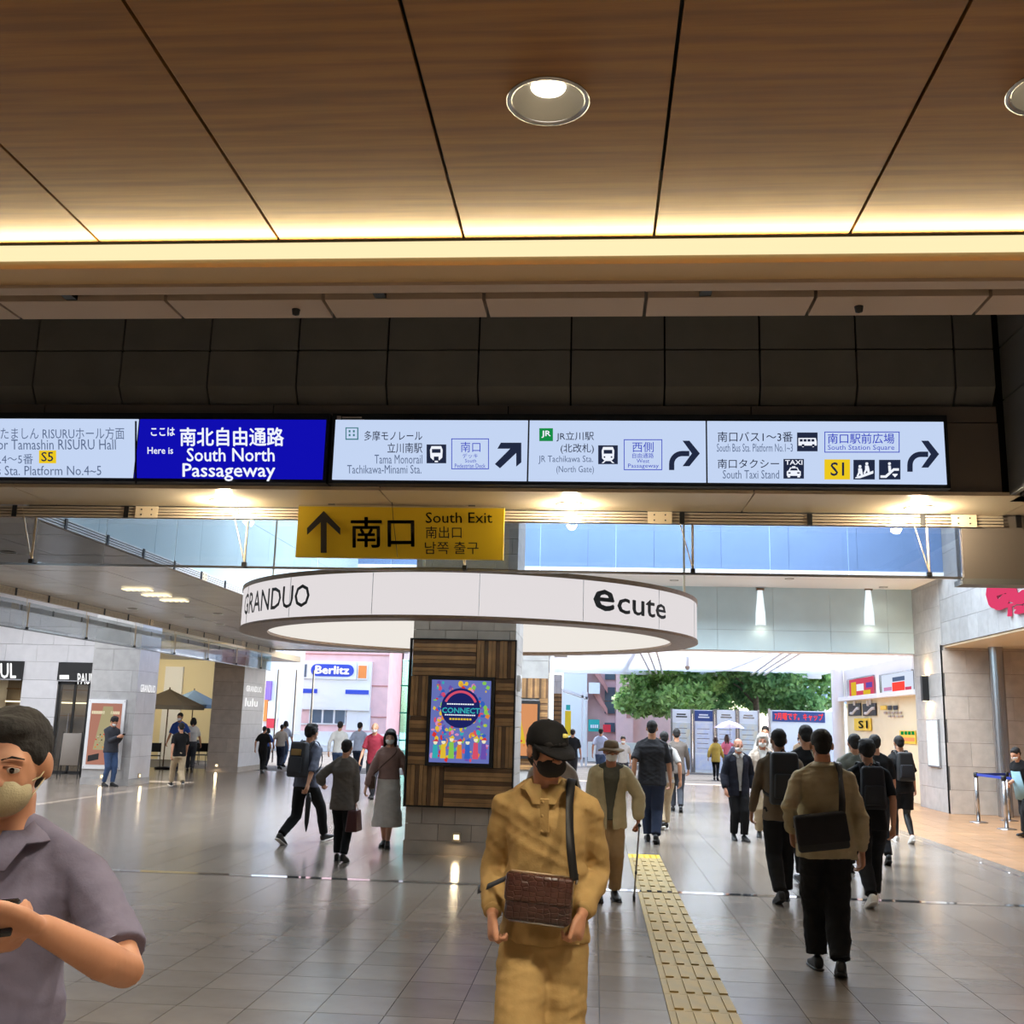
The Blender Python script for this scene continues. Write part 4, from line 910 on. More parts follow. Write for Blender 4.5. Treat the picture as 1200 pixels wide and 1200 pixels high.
# ---- queue posts
def stanchion(x, y, label):
    t = thing('queue_post', (x, y, 0), label, 'queue post', 'belt posts in the alcove')
    part('base', MB().lathe((0, 0, 0), [(.001, 0), (.17, 0), (.17, .012), (.03, .03), (.001, .03)], 24).mesh(True), MAT['steel'], t)
    part('post', MB().tube([(0, 0, .02), (0, 0, .92)], .036, 16).mesh(True), MAT['steel'], t)
    part('head', MB().lathe((0, 0, .86), [(.036, 0), (.044, .01), (.044, .08), (.03, .095), (.001, .1)], 16).mesh(True), MAT['black'], t)
pa, pb = at(1147, 964, z=0), at(1180, 972, z=0); pc = V((8.35, 22.6, 0)); pd = V((9.2, 19.6, 0))
for p, l in ((pa, 'steel belt post nearest the stone corner'), (pb, 'steel belt post nearer the frame edge, blue belts on both sides'), (pc, 'steel belt post standing behind the other two')): stanchion(p.x, p.y, l)
for i, (a, b) in enumerate(((pa, pb), (pb, pd), (pa, pc), (pc, V((9.6, 22.2, 0))))):
    d = (b-a).normalized(); t = tag(link('queue_belt', MB().obox((a+b)/2+V((0, 0, .915)), (b-a)/2-d*.03, V((d.y, -d.x, 0))*.002, V((0, 0, .025))).mesh(), 'belt_blue'), 'blue queue belt '+('between the two front posts', 'from the front post to the frame edge', 'from the corner post to the post behind', 'leading away from the rear post')[i], 'belt', 'blue queue belts')

# ================================================================ OUTDOORS
struct('ground', MB().box(-60, 60, 33, 140, -.3, -.02), 'paving', 'bright paved station square')
struct('trim_9', MB().box(-2, 9, 32.6, 33.0, -.02, .001), 'beam_grey')
rl_ = struct('pavement', None, label='joint lines of the paved square')
for k in range(6): wpart('paving_band', MB().box(-14, 14, 35.5+k*3.2, 35.62+k*3.2, -.02, -.012), 'stone', rl_)
# canopy
cn = struct('canopy_roof', None, label='white louvred canopy over the square', loc=(4, 40, 3.9))
for k in range(46):
    y = 27.1+k*.41; wpart('louvre', MB().obox((3.6, y, 4.02), V((6.0, 0, 0)), V((0, .075, .02)), V((0, -.002, .010))), 'canopy_white', cn)
for x in (-2.2, 1.2, 5.4, 9.4): wpart('canopy_beam', MB().box(x, x+.16, 27.0, 46, 4.06, 4.3), 'canopy_white', cn)
for x0_, x1_ in ((1.0, 2.4), (5.0, 6.6)): 
    for k in range(3): wpart('truss', MB().tube([(x0_+k*.25, 27.2, 3.8), (x1_+k*.25, 46, 3.9)], .04, 6), 'canopy_white', cn)
wpart('edge_beam', MB().box(-2.4, 9.6, 45.9, 46.1, 3.85, 4.3), 'canopy_white', cn)
t = thing('ceiling_camera', (3.1, 36, 3.7), 'dark dome camera under the white canopy', 'camera'); part('dome', MB().lathe((0, 0, 0), [(.09, 0), (.08, -.07), (.04, -.12), (.001, -.13)], 14).mesh(True), MAT['beam_grey'], t); part('mount', MB().box(-.05, .05, -.05, .05, 0, .32).mesh(), MAT['white_metal'], t)
# map boards
def board(x0, x1, z1, label, hd_m, face_m, hd_txt=None, y=41.0, hz=.42, extra=None):
    t = thing('map_board', ((x0+x1)/2, y, 0), label, 'notice board', 'notice boards in the square')
    wpart('panel', MB().box(x0+.03, x1-.03, y, y+.06, .02, z1), 'board_white', t)
    for x in (x0, x1-.06): wpart('post', MB().box(x, x+.06, y-.04, y+.1, 0, z1+.03), 'steel', t)
    h = wpart('header', MB().box(x0+.07, x1-.07, y-.02, y, z1-hz, z1-.03), hd_m, t)
    f = wpart('face', MB().box(x0+.08, x1-.08, y-.02, y, .75, z1-hz-.08), face_m, t); f2 = wpart('face', MB().box(x0+.08, x1-.08, y-.02, y, .12, .68), 'board_lilac', t)
    if hd_txt: [wpart('printed_line', MB().box(x0+.2+.03*i, x1-.2-.05*i, y-.03, y-.02, z1-hz+.12+.09*i, z1-hz+.17+.09*i), hd_txt[1], h) for i in range(2)]
    if extra: wpart('face', MB().box(x0+.1, x1-.12, y-.04, y-.02, .58, .9), extra, t)
    for i in range(5): wpart('printed_line', MB().box(x0+.15, x1-.2-.05*(i % 2), y-.026, y-.02, .9+.18*i, .92+.18*i), 'steel', f)
    return t
board(2.88, 3.70, 2.34, 'notice board with cream map, first of the row beside the tree trunk', 'board_white', 'board_map', ('MAP', 'ink'), extra='cyan')
board(3.72, 4.54, 2.34, 'notice board with blue header, second of the row', 'board_blue', 'board_lilac', ('NOTICE', 'board_white'))
board(4.56, 5.38, 2.36, 'notice board with plain white header, third of the row behind the umbrella', 'board_white', 'board_lilac', ('INFO', 'steel'))
board(5.40, 6.22, 2.36, 'notice board with plain white header at the end of the row', 'board_white', 'board_map', ('GUIDE', 'steel'))
t = thing('led_board', (7.7, 41, 0), 'wide white board with red dot matrix text in the square', 'sign')
wpart('panel', MB().box(6.6, 9.0, 41, 41.1, .1, 2.4), 'board_white', t); h = wpart('display', MB().box(6.7, 8.65, 40.97, 41, 1.98, 2.36), 'board_blue', t); text('7月曜です。キャップ', (6.78, 40.965, 2.04), (8.58, 40.965, 2.04), (6.78, 40.965, 2.31), 'led_red', h, .02, off=.003)
for x in (6.55, 9.0): wpart('post', MB().box(x, x+.08, 40.97, 41.1, 0, 2.45), 'steel', t)

# buildings
def win(b, x0, x1, z0, z1, y, m='win_dark', fr='building_white', panes=2):
    f = wpart('window', MB().box(x0, x1, y-.12, y-.02, z0, z1), fr, b); w_ = (x1-x0)/panes
    for k in range(panes): wpart('pane', MB().box(x0+.06+k*w_, x0-.06+(k+1)*w_, y-.14, y-.121, z0+.08, z1-.08), m, f)
YB = 60.0
bq = lambda px, py: at(px, py, y=YB)
b1 = thing('building', (-15, YB+4, 0), 'pink tiled building with blue and white school sign across the square', 'building')
X0_, X1_ = bq(322, 800).x, bq(455, 800).x
wpart('wall', MB().box(-21, X1_, YB, YB+8, 0, 16), 'pink_tile', b1)
for k in range(1, 9): wpart('ledge', MB().box(-21, X1_, YB-.05, YB, k*1.75, k*1.75+.06), 'pink_dark', b1)
z_ = lambda py: bq(390, py).z
wpart('band', MB().box(bq(347, 800).x, bq(436, 800).x, YB-.3, YB, z_(832), z_(775)), 'building_white', b1)
for a, b in ((349, 374), (407, 434)): wpart('stripe', MB().box(bq(a, 800).x, bq(b, 800).x, YB-.34, YB-.3, z_(813), z_(808)), 'berlitz_blue', b1)
for a, b in ((352, 362), (420, 432)): win(b1, bq(a, 800).x, bq(b, 800).x, z_(796), z_(778), YB-.3, 'orange_sign' if a > 400 else 'win_dark', panes=1)
win(b1, bq(363, 870).x, bq(404, 870).x, bq(380, 849).z-.0, bq(380, 829).z, YB, panes=3); win(b1, bq(405, 870).x, bq(433, 870).x, z_(855), z_(829), YB, 'building_white', panes=2)
win(b1, bq(350, 870).x, bq(362, 870).x, z_(850), z_(829), YB, 'pink_tile', panes=1)
wpart('base', MB().box(bq(345, 870).x, bq(436, 870).x, YB-.4, YB, 0, .9), 'building_white', b1)
bs = thing('building_sign', (bq(391, 786).x, YB-.5, z_(793)), 'white sign with blue rounded name plate on the pink building', 'sign')
wpart('board', MB().box(bq(363, 786).x, bq(420, 786).x, YB-.45, YB-.3, z_(796), z_(776)), 'board_white', bs)
xa0, xa1, za0, za1 = bq(367, 786).x, bq(417, 786).x, z_(793), z_(779); rr_ = (za1-za0)/2
wpart('plate', MB().prism([(xa0+rr_+rr_*math.cos(a), YB-.46, za0+rr_+rr_*math.sin(a)) for a in [math.pi/2+k*math.pi/8 for k in range(9)]]+[(xa1-rr_+rr_*math.cos(a), YB-.46, za0+rr_+rr_*math.sin(a)) for a in [-math.pi/2+k*math.pi/8 for k in range(9)]], (0, -.05, 0)), 'berlitz_blue', bs)
text('Berlitz', (xa0+.25, YB-.53, za0+.12), (xa1-.25, YB-.53, za0+.12), (xa0+.25, YB-.53, za1-.08), 'shop_white', bs, .04, off=.01)
# left colourful signs and glass
b2 = thing('building', (-22, 52, 0), 'narrow white shopfront with purple and red signs left of the pink building', 'building')
wpart('wall', MB().box(-24, at(330, 800, y=52).x, 52, 56, 0, 12), 'building_white', b2)
for px0, py0, px1, py1, m_ in ((308, 798, 318, 820, 'purple_sign'), (306, 820, 314, 845, 'orange_sign'), (312, 842, 322, 853, 'red_sign'), (313, 822, 326, 842, 'building_white')):
    a, b = at(px0, py1, y=51.8), at(px1, py0, y=51.8); wpart('shop_banner', MB().box(a.x, b.x, 51.8, 52, a.z, b.z), m_, b2)
b3 = thing('building', (-11.5, 64, 0), 'grey and orange fronted building right of the pink one', 'building')
wpart('wall', MB().box(X1_+.1, -8.0, 64, 72, 0, 16), 'building_white', b3)
for px0, px1, m_, z0, z1 in ((448, 455, 'building_blue', 1.5, 9), (457, 464, 'orange_sign', 3, 9), (457, 464, 'stone', 2.4, 3)):
    wpart('shop_banner', MB().box(at(px0, 800, y=63.8).x, at(px1, 800, y=63.8).x, 63.8, 64, z0, z1), m_, b3)
# green glass shaft
gs = thing('glass_shaft', (-7.0, 39.6, 0), 'green glass lift shaft behind the central column', 'glass enclosure')
for x in (-7.25, -6.3): wpart('glass', MB().box(x, x+.02, 39.3, 40.6, 0, 3.9), 'green_glass', gs)
wpart('glass', MB().box(-7.25, -6.3, 39.3, 39.32, 0, 3.9), 'green_glass', gs)
for z in (.9, 1.9, 2.9): wpart('rail', MB().box(-7.27, -6.28, 39.27, 39.3, z, z+.05), 'teal_sign', gs)
for x in (-7.0, -6.6): wpart('mullion', MB().box(x, x+.04, 39.27, 39.3, 0, 3.9), 'teal_sign', gs)
# exit glass frames at left
for k, x in enumerate((-12.4, -11.9, -11.2, -10.55)):
    struct('door_frame', MB().box(x, x+.05, 38.9, 38.97, 0, 3.4), 'steel')
# low white rail before the pink building
fr = thing('street_railing', (-13, 50, 0), 'low white railing in front of the pink building', 'railing')
for k in range(9): wpart('post', MB().box(-17+k*1.1, -16.95+k*1.1, 50, 50.05, 0, .95), 'building_white', fr)
for z in (.35, .9): wpart('rail', MB().box(-17, -8.2, 50, 50.05, z, z+.07), 'building_white', fr)
wpart('board', MB().box(-17, -8.2, 50.05, 50.08, .1, .85), 'building_white', fr)
# pink building with outside stair, centre right
YE = 56.0; e_ = lambda px, py: at(px, py, y=YE)
b4 = thing('building', (1, YE+4, 0), 'pink building with outside stair and dark openings behind the boards', 'building')
wpart('wall', MB().box(e_(660, 800).x, e_(800, 800).x, YE+.6, YE+7, 0, 16), 'pink_tile', b4)
wpart('fin', MB().box(e_(660, 800).x, e_(688, 800).x, YE-.2, YE+.6, 0, 16), 'building_white', b4)
wpart('fin', MB().box(e_(722, 800).x, e_(742, 800).x, YE-.2, YE+.6, 0, 16), 'pink_tile', b4)
for py0, py1 in ((805, 821), (822, 836), (847, 858), (789, 796)): wpart('opening', MB().box(e_(709, 800).x, e_(721, 800).x, YE+.5, YE+.58, e_(715, py1).z, e_(715, py0).z), 'win_dark', b4)
for py0, py1 in ((812, 838), (786, 812)): wpart('stair_flight', MB().prism([e_(694, py0), e_(712, py1), e_(712, py1-7), e_(697, py0-8)], (0, .5, 0)), 'pink_dark', b4)
for x, z0, z1, m_, nm in ((690, 813, 800, 'building_white', 'sign_plate'), (690, 857, 843, 'teal_sign', 'sign_plate'), (707, 858, 849, 'red_sign', 'sign_plate')): wpart(nm, MB().box(e_(x, 800).x, e_(x+(13 if x < 700 else 9), 800).x, YE-.3, YE-.2, e_(x, z0).z, e_(x, z1).z), m_, b4)
for i in range(4):
    p = e_(692+2.4*i, 852); wpart('sign_mark', MB().box(p.x, p.x+.08, YE-.34, YE-.3, p.z-.05, p.z+.12), 'board_white', b4)
for i in range(4):
    p = e_(734, 806+i*11); wpart('sign_mark', MB().box(p.x, p.x+.22, YE-.24, YE-.2, p.z-.1, p.z+.12), 'pink_dark', b4)
# kiosk-like white frame at the left of the right exit
kf = thing('bus_shelter', (-.5, 44, 0), 'white framed shelter with yellow and blue banner left of the square', 'shelter')
k_ = lambda px, py: at(px, py, y=44)
wpart('roof', MB().prism([k_(657, 809), k_(689, 820), k_(689, 817), k_(657, 806)], (0, 1.5, 0)), 'canopy_white', kf)
for px in (657, 681, 686): wpart('post', MB().box(k_(px, 850).x, k_(px, 850).x+.08, 44, 44.1, 0, 3.0), 'canopy_white', kf)
wpart('banner', MB().box(k_(662, 850).x, k_(669, 850).x, 43.95, 44, k_(665, 862).z, k_(665, 833).z), 'sign_yellow', kf); wpart('banner', MB().box(k_(663, 850).x, k_(668, 850).x, 43.95, 44, k_(665, 832).z, k_(665, 826).z), 'teal_sign', kf)
wpart('low_wall', MB().box(k_(688, 850).x, k_(770, 850).x, 50, 50.2, 0, .9), 'building_white', kf)
b5 = thing('building', (14, 70, 0), 'pale blue grey building beyond the trees at the right', 'building')
wpart('wall', MB().box(at(925, 800, y=70).x, 40, 70, 80, 0, 9), 'building_white', b5); wpart('band', MB().box(at(925, 800, y=70).x, 40, 69.8, 70, at(970, 826, y=70).z, at(970, 806, y=70).z), 'building_blue', b5)
# trees
def tree(x, y, h, cr, label, leafm, seed, n=17000, zc=None):
    rn = random.Random(seed); t = thing('tree', (x, y, 0), label, 'tree', 'trees on the square')
    tr_ = MB().tube([(0, 0, 0), (.05, 0, h*.3), (-.05, .05, h*.6), (.1, 0, h*.85)], [.16, .13, .09, .03], 8)
    cl_ = []
    for k in range(9):
        a = rn.uniform(0, 6.28); z = h*rn.uniform(.32, .75); e = V((math.cos(a)*cr*rn.uniform(.5, .9), math.sin(a)*cr*rn.uniform(.5, .9), z+rn.uniform(.2, 1.2)))
        tr_.tube([(0, 0, z-.3), e*.5+V((0, 0, z*.5)), e], [.06, .04, .015], 5); cl_.append((e, rn.uniform(.7, 1.3)))
    for k in range(16):
        a = rn.uniform(0, 6.28); q = rn.uniform(0, 1)**.5*cr*.85; cl_.append((V((math.cos(a)*q, math.sin(a)*q, h*rn.uniform(.34, .98))), rn.uniform(.7, 1.3)))
    part('trunk', tr_.mesh(True), MAT['bark'], t)
    ncl = np.random.default_rng(seed); vs, fs = [], []
    for i in range(n):
        c, r = cl_[i % len(cl_)]
        d = V(ncl.normal(size=3)); d.normalize(); p = c+V((d.x*r, d.y*r, d.z*r*.62))*float(ncl.uniform(.55, 1.05))
        u = V(ncl.normal(size=3)); u.normalize(); w_ = u.cross(V(ncl.normal(size=3))).normalized(); s_ = .12+.06*float(ncl.random())
        b = len(vs); vs += [p-u*s_, p+w_*s_*.5, p+u*s_, p-w_*s_*.5]; fs.append((b, b+1, b+2, b+3))
    me = bpy.data.meshes.new('m'); me.from_pydata([tuple(v) for v in vs], [], fs); o = part('leaves', me, MAT[leafm], t); o['kind'] = 'stuff'
tree(3.6, 47.5, 7.5, 3.0, 'leafy green tree left of the notice boards', 'leaf', 1)
tree(6.9, 46.6, 8.0, 3.0, 'leafy green tree with dark trunk behind the notice boards', 'leaf_dark', 2)
tree(9.2, 50.0, 8.5, 2.3, 'leafy green tree at the right behind the red text board', 'leaf', 3)
tree(19.5, 55.0, 9.0, 3.6, 'far leafy tree behind the cream wall corner', 'leaf_dark', 4, 9000)
tree(7.6, 53.0, 8.5, 2.6, 'tall tree filling the gap behind the dark trunked tree', 'leaf_dark', 5, 15000)

# cafe at the far left: parasols, chairs, wall
struct('wall_cafe', MB().box(-19, at(266, 850, y=38.6).x, 38.6, 38.8, 0, 4.4), 'cream_wall', 'cream lit wall behind the parasols')
t = struct('door_1', MB().box(at(188, 850, y=38.5).x, at(209, 850, y=38.5).x, 38.5, 38.6, 0, 3.4), 'canopy_white')
def parasol(x, y, h, r, label, m_):
    t = thing('parasol', (x, y, 0), label, 'parasol', 'cafe parasols')
    part('base', MB().lathe((0, 0, 0), [(.001, 0), (.25, 0), (.25, .06), (.04, .09), (.001, .09)], 20).mesh(True), MAT['black'], t)
    part('pole', MB().tube([(0, 0, .05), (0, 0, h+.05)], .02, 8).mesh(True), MAT['wood_dark'], t)
    c = MB(); n = 8
    c.v += [V((0, 0, h))]+[V((r*math.cos(k*math.pi/4), r*math.sin(k*math.pi/4), h-.5)) for k in range(8)]+[V((r*math.cos(k*math.pi/4), r*math.sin(k*math.pi/4), h-.62)) for k in range(8)]
    for k in range(8): c.f += [(0, 1+k, 1+(k+1) % 8), (1+k, 9+k, 9+(k+1) % 8, 1+(k+1) % 8)]
    part('canopy', c.mesh(), MAT[m_], t)
    for k in range(8): part('rib', MB().tube([(0, 0, h-.03), (r*math.cos(k*math.pi/4)*.98, r*math.sin(k*math.pi/4)*.98, h-.53)], .008, 5).mesh(), MAT['wood_dark'], t)
p = at(197, 830, y=32); parasol(p.x, 32, 2.42, 1.15, 'beige cafe parasol nearer the poster column', 'canvas')
p = at(226, 830, y=36); parasol(p.x, 36, 2.50, 1.1, 'blue grey cafe parasol beside the dark stone column', 'canvas_blue')
def cafe_chair(x, y, rz, label):
    t = thing('cafe_chair', (x, y, 0), label, 'chair', 'black cafe chairs', rz)
    part('seat', rbox((0, 0, .45), (.21, .21, .012), .005), MAT['black'], t)
    part('backrest', rbox((0, .2, .68), (.2, .01, .13), .005), MAT['black'], t)
    for a in (-1, 1):
        for b in (-1, 1): part('leg', MB().tube([(a*.19, b*.19, .44), (a*.22, b*.23, 0)], .011, 6).mesh(), MAT['black'], t)
        part('back_post', MB().tube([(a*.2, .2, .44), (a*.2, .21, .82)], .011, 6).mesh(), MAT['black'], t)
for x, y, rz, l in ((at(186, 903, z=0).x, 30.6, .4, 'black cafe chair beside the poster column'), (at(235, 902, z=0).x, 32.2, -2.6, 'black cafe chair beside the dark stone column'), (-13.4, 35.5, 1.2, 'black cafe chair farther back under the blue grey parasol')): cafe_chair(x, y, rz, l)
p = at(80, 912, z=0)
t = thing('menu_board', (p.x, p.y, 0), 'black folding menu stand in front of the glass shop door', 'sign', rz=.3)
for s_ in (-1, 1):
    part('leg', MB().tube([(-.22, s_*.02, 1.15), (-.24, s_*.22, 0)], .014, 6).mesh(), MAT['black'], t); part('leg', MB().tube([(.22, s_*.02, 1.15), (.24, s_*.22, 0)], .014, 6).mesh(), MAT['black'], t)
part('board', rbox((0, -.10, .72), (.22, .012, .40), .004, rot=Matrix.Rotation(-.16, 3, 'X')), MAT['dark_band'], t)

# ---------------------------------------------------------------- people
def ring_pts(c, ax, ay, rx, ry, n, e=2.0):
    out = []
    for k in range(n):
        t = 2*math.pi*k/n
        ct, st = math.cos(t), math.sin(t)
        out.append(c + ax*(rx*math.copysign(abs(ct)**(2/e), ct)) + ay*(ry*math.copysign(abs(st)**(2/e), st)))
    return out

class Blob:
    """collects overlapping closed volumes; fused() turns them into one continuous skin"""
    def __init__(s): s.v = []; s.f = []
    def loft(s, secs, n=14, e=2.0):
        # secs: (centre, axis_x, axis_y, rx, ry)
        b = len(s.v)
        for c, ax, ay, rx, ry in secs:
            s.v += ring_pts(c, ax, ay, rx, ry, n, e)
        m = len(secs)
        for i in range(m-1):
            for k in range(n):
                s.f.append((b+i*n+k, b+i*n+(k+1) % n, b+(i+1)*n+(k+1) % n, b+(i+1)*n+k))
        s.f.append(tuple(b+k for k in reversed(range(n))))
        s.f.append(tuple(b+(m-1)*n+k for k in range(n)))
    def ell(s, c, r, rot=None, n=12, m=8):
        rot = rot or Matrix.Identity(3)
        c = V(c); b = len(s.v)
        s.v.append(c+rot@V((0, 0, -r[2])))
        for i in range(1, m):
            p = math.pi*i/m
            for k in range(n):
                t = 2*math.pi*k/n
                s.v.append(c+rot@V((r[0]*math.sin(p)*math.cos(t), r[1]*math.sin(p)*math.sin(t), -r[2]*math.cos(p))))
        s.v.append(c+rot@V((0, 0, r[2])))
        top = len(s.v)-1
        for k in range(n):
            s.f.append((b, b+1+(k+1) % n, b+1+k))
            s.f.append((top, b+1+(m-2)*n+k, b+1+(m-2)*n+(k+1) % n))
            for i in range(m-2):
                s.f.append((b+1+i*n+k, b+1+i*n+(k+1) % n, b+1+(i+1)*n+(k+1) % n, b+1+(i+1)*n+k))
    def limb(s, pts, rads, n=12, cap=True, flat=1.0, side=None):
        """tapering tube through pts with radii rads; rounded ends when cap"""
        pts = [V(p) for p in pts]
        secs = []
        for i, p in enumerate(pts):
            d = (pts[min(i+1, len(pts)-1)]-pts[max(i-1, 0)]).normalized()
            a = side.copy() if side is not None else V((1, 0, 0))
            if abs(a.dot(d)) > .95: a = V((0, 1, 0))
            ax = (a-d*a.dot(d)).normalized(); ay = d.cross(ax)
            secs.append((p, ax, ay, rads[i], rads[i]*flat))
        if cap:
            d0 = (pts[1]-pts[0]).normalized(); d1 = (pts[-1]-pts[-2]).normalized()
            c, ax, ay, rx, ry = secs[0]
            pre = [(c-d0*rx*.85, ax, ay, rx*.4, ry*.4), (c-d0*rx*.5, ax, ay, rx*.84, ry*.84)]
            c, ax, ay, rx, ry = secs[-1]
            post = [(c+d1*rx*.5, ax, ay, rx*.84, ry*.84), (c+d1*rx*.85, ax, ay, rx*.4, ry*.4)]
            secs = pre+secs+post
        s.loft(secs, n)
    def raw(s):
        me = bpy.data.meshes.new('m'); me.from_pydata([tuple(p) for p in s.v], [], s.f); me.update()
        return me
    def raw_smooth(s):
        me = s.raw(); bm = bmesh.new(); bm.from_mesh(me); bmesh.ops.recalc_face_normals(bm, faces=bm.faces); bm.to_mesh(me); bm.free()
        for p in me.polygons: p.use_smooth = True
        return me
    def fused(s, voxel, smooth=3, ratio=1.0, wr=0.0, ws=8.0, seed=0, fac=.5):
        me = s.raw()
        bm = bmesh.new(); bm.from_mesh(me); bmesh.ops.recalc_face_normals(bm, faces=bm.faces); bm.to_mesh(me); bm.free()
        o = bpy.data.objects.new('tmp_body', me)
        m = o.modifiers.new('r', 'REMESH'); m.mode = 'VOXEL'; m.voxel_size = voxel; m.use_smooth_shade = True
        if smooth:
            m = o.modifiers.new('s', 'SMOOTH'); m.iterations = smooth; m.factor = fac
        if ratio < 1:
            m = o.modifiers.new('d', 'DECIMATE'); m.ratio = ratio
        r = evaluated_mesh(o); bpy.data.meshes.remove(me)
        if wr > 0:
            n = len(r.vertices); co = np.empty(n*3); r.vertices.foreach_get('co', co); co = co.reshape(-1, 3)
            nn = np.empty(n*3); r.vertices.foreach_get('normal', nn); nn = nn.reshape(-1, 3)
            g = np.random.default_rng(seed+11); d = np.zeros(n)
            q = co*np.array((1, 1, 1.6))
            for oc, am in ((1.6, .6), (3.2, .4), (6.5, .2)):
                for _ in range(3):
                    dr = g.normal(size=3); dr /= np.linalg.norm(dr); d2 = g.normal(size=3)*.45
                    ph = q@dr*ws*oc+1.6*np.sin(q@d2*ws*oc*.9+g.uniform(0, 6))+g.uniform(0, 6)
                    d += am*(1-2*np.abs(np.sin(ph/1.0)))/2
            co += nn*(d*wr)[:, None]
            r.vertices.foreach_set('co', co.ravel()); r.update()
        for p in r.polygons: p.use_smooth = True
        return r

def ik(a, b, l1, l2, pole):
    """two bone joint position between a and b, bending towards pole"""
    d = b-a; L = d.length
    if L > (l1+l2)*.999:
        b = a+d*((l1+l2)*.999/L); d = b-a; L = d.length
    u = d.normalized()
    x = (l1*l1-l2*l2+L*L)/(2*L); h = math.sqrt(max(l1*l1-x*x, 1e-8))
    p = pole-u*pole.dot(u)
    if p.length < 1e-4: p = V((0, 1, 0))
    return a+u*x+p.normalized()*h, b

def mixp(a, b, t): return a+(b-a)*t

def split_faces(me, pred):
    """faces whose centre satisfies pred go to a second mesh"""
    outs = []
    for want in (False, True):
        bm = bmesh.new(); bm.from_mesh(me)
        dele = [f for f in bm.faces if bool(pred(f.calc_center_median())) != want]
        bmesh.ops.delete(bm, geom=dele, context='FACES')
        for _ in range(12):   # even out the cut edge
            nw = {}
            for v in bm.verts:
                nb = [e.other_vert(v).co for e in v.link_edges if e.is_boundary]
                if len(nb) == 2: nw[v] = v.co*.4+(nb[0]+nb[1])*.3
            for v, c in nw.items(): v.co = c
        m2 = bpy.data.meshes.new('m'); bm.to_mesh(m2); bm.free(); outs.append(m2)
        for p in m2.polygons: p.use_smooth = True
    return outs

def hand(b, wrist, fdir, palm_n, thumb_side, s, curl=.5, grip=False, spread=.0):
    """palm, four fingers of unequal length and a thumb. fdir: towards the fingertips, palm_n: out of the palm"""
    f = fdir.normalized(); n = (palm_n-f*palm_n.dot(f)).normalized(); t = thumb_side-f*thumb_side.dot(f)
    t = (t-n*t.dot(n)).normalized()
    pl = .058*s
    sec = []
    for u, w, th in ((-.12, .0135, .0115), (.15, .019, .0115), (.55, .0245, .0115), (.9, .0245, .0105), (1.02, .022, .008)):
        sec.append((wrist+f*(pl*u), t, n, w*s, th*s))
    b.loft(sec, 12, 2.5)
    lens = (.040, .045, .042, .033)
    for i in range(4):
        off = (.0185-.0122*i)*s
        base = wrist+f*(pl*(.93-.05*abs(i-1.2)))+t*off
        L = lens[i]*s; c = curl*(1+.12*i)
        d = (f+t*(spread*(1.4-i))).normalized(); pts = [base]
        ang = 0; p = base
        for k, part in enumerate((.46, .32, .24)):
            ang += c*(.75 if k == 0 else 1.0)
            dd = d*math.cos(ang)+n*math.sin(ang)
            p = p+dd*(L*part*1.12); pts.append(p)
        b.limb(pts, [.0072*s, .0066*s, .0060*s, .0050*s], n=8)
    tb = wrist+f*(pl*.25)+t*(.015*s)
    td = (f*.85+t*(.45+.2*grip)+n*(.20+.6*grip)).normalized()
    t1 = tb+td*(.026*s); t2 = t1+(f*.95+t*(.10-.3*grip)+n*(.12+.6*grip)).normalized()*(.02*s); t3 = t2+(f*.95-t*(.10+.3*grip)+n*(.10+.5*grip)).normalized()*(.015*s)
    b.limb([tb, t1, t2, t3], [.0105*s, .0085*s, .0075*s, .006*s], n=8)

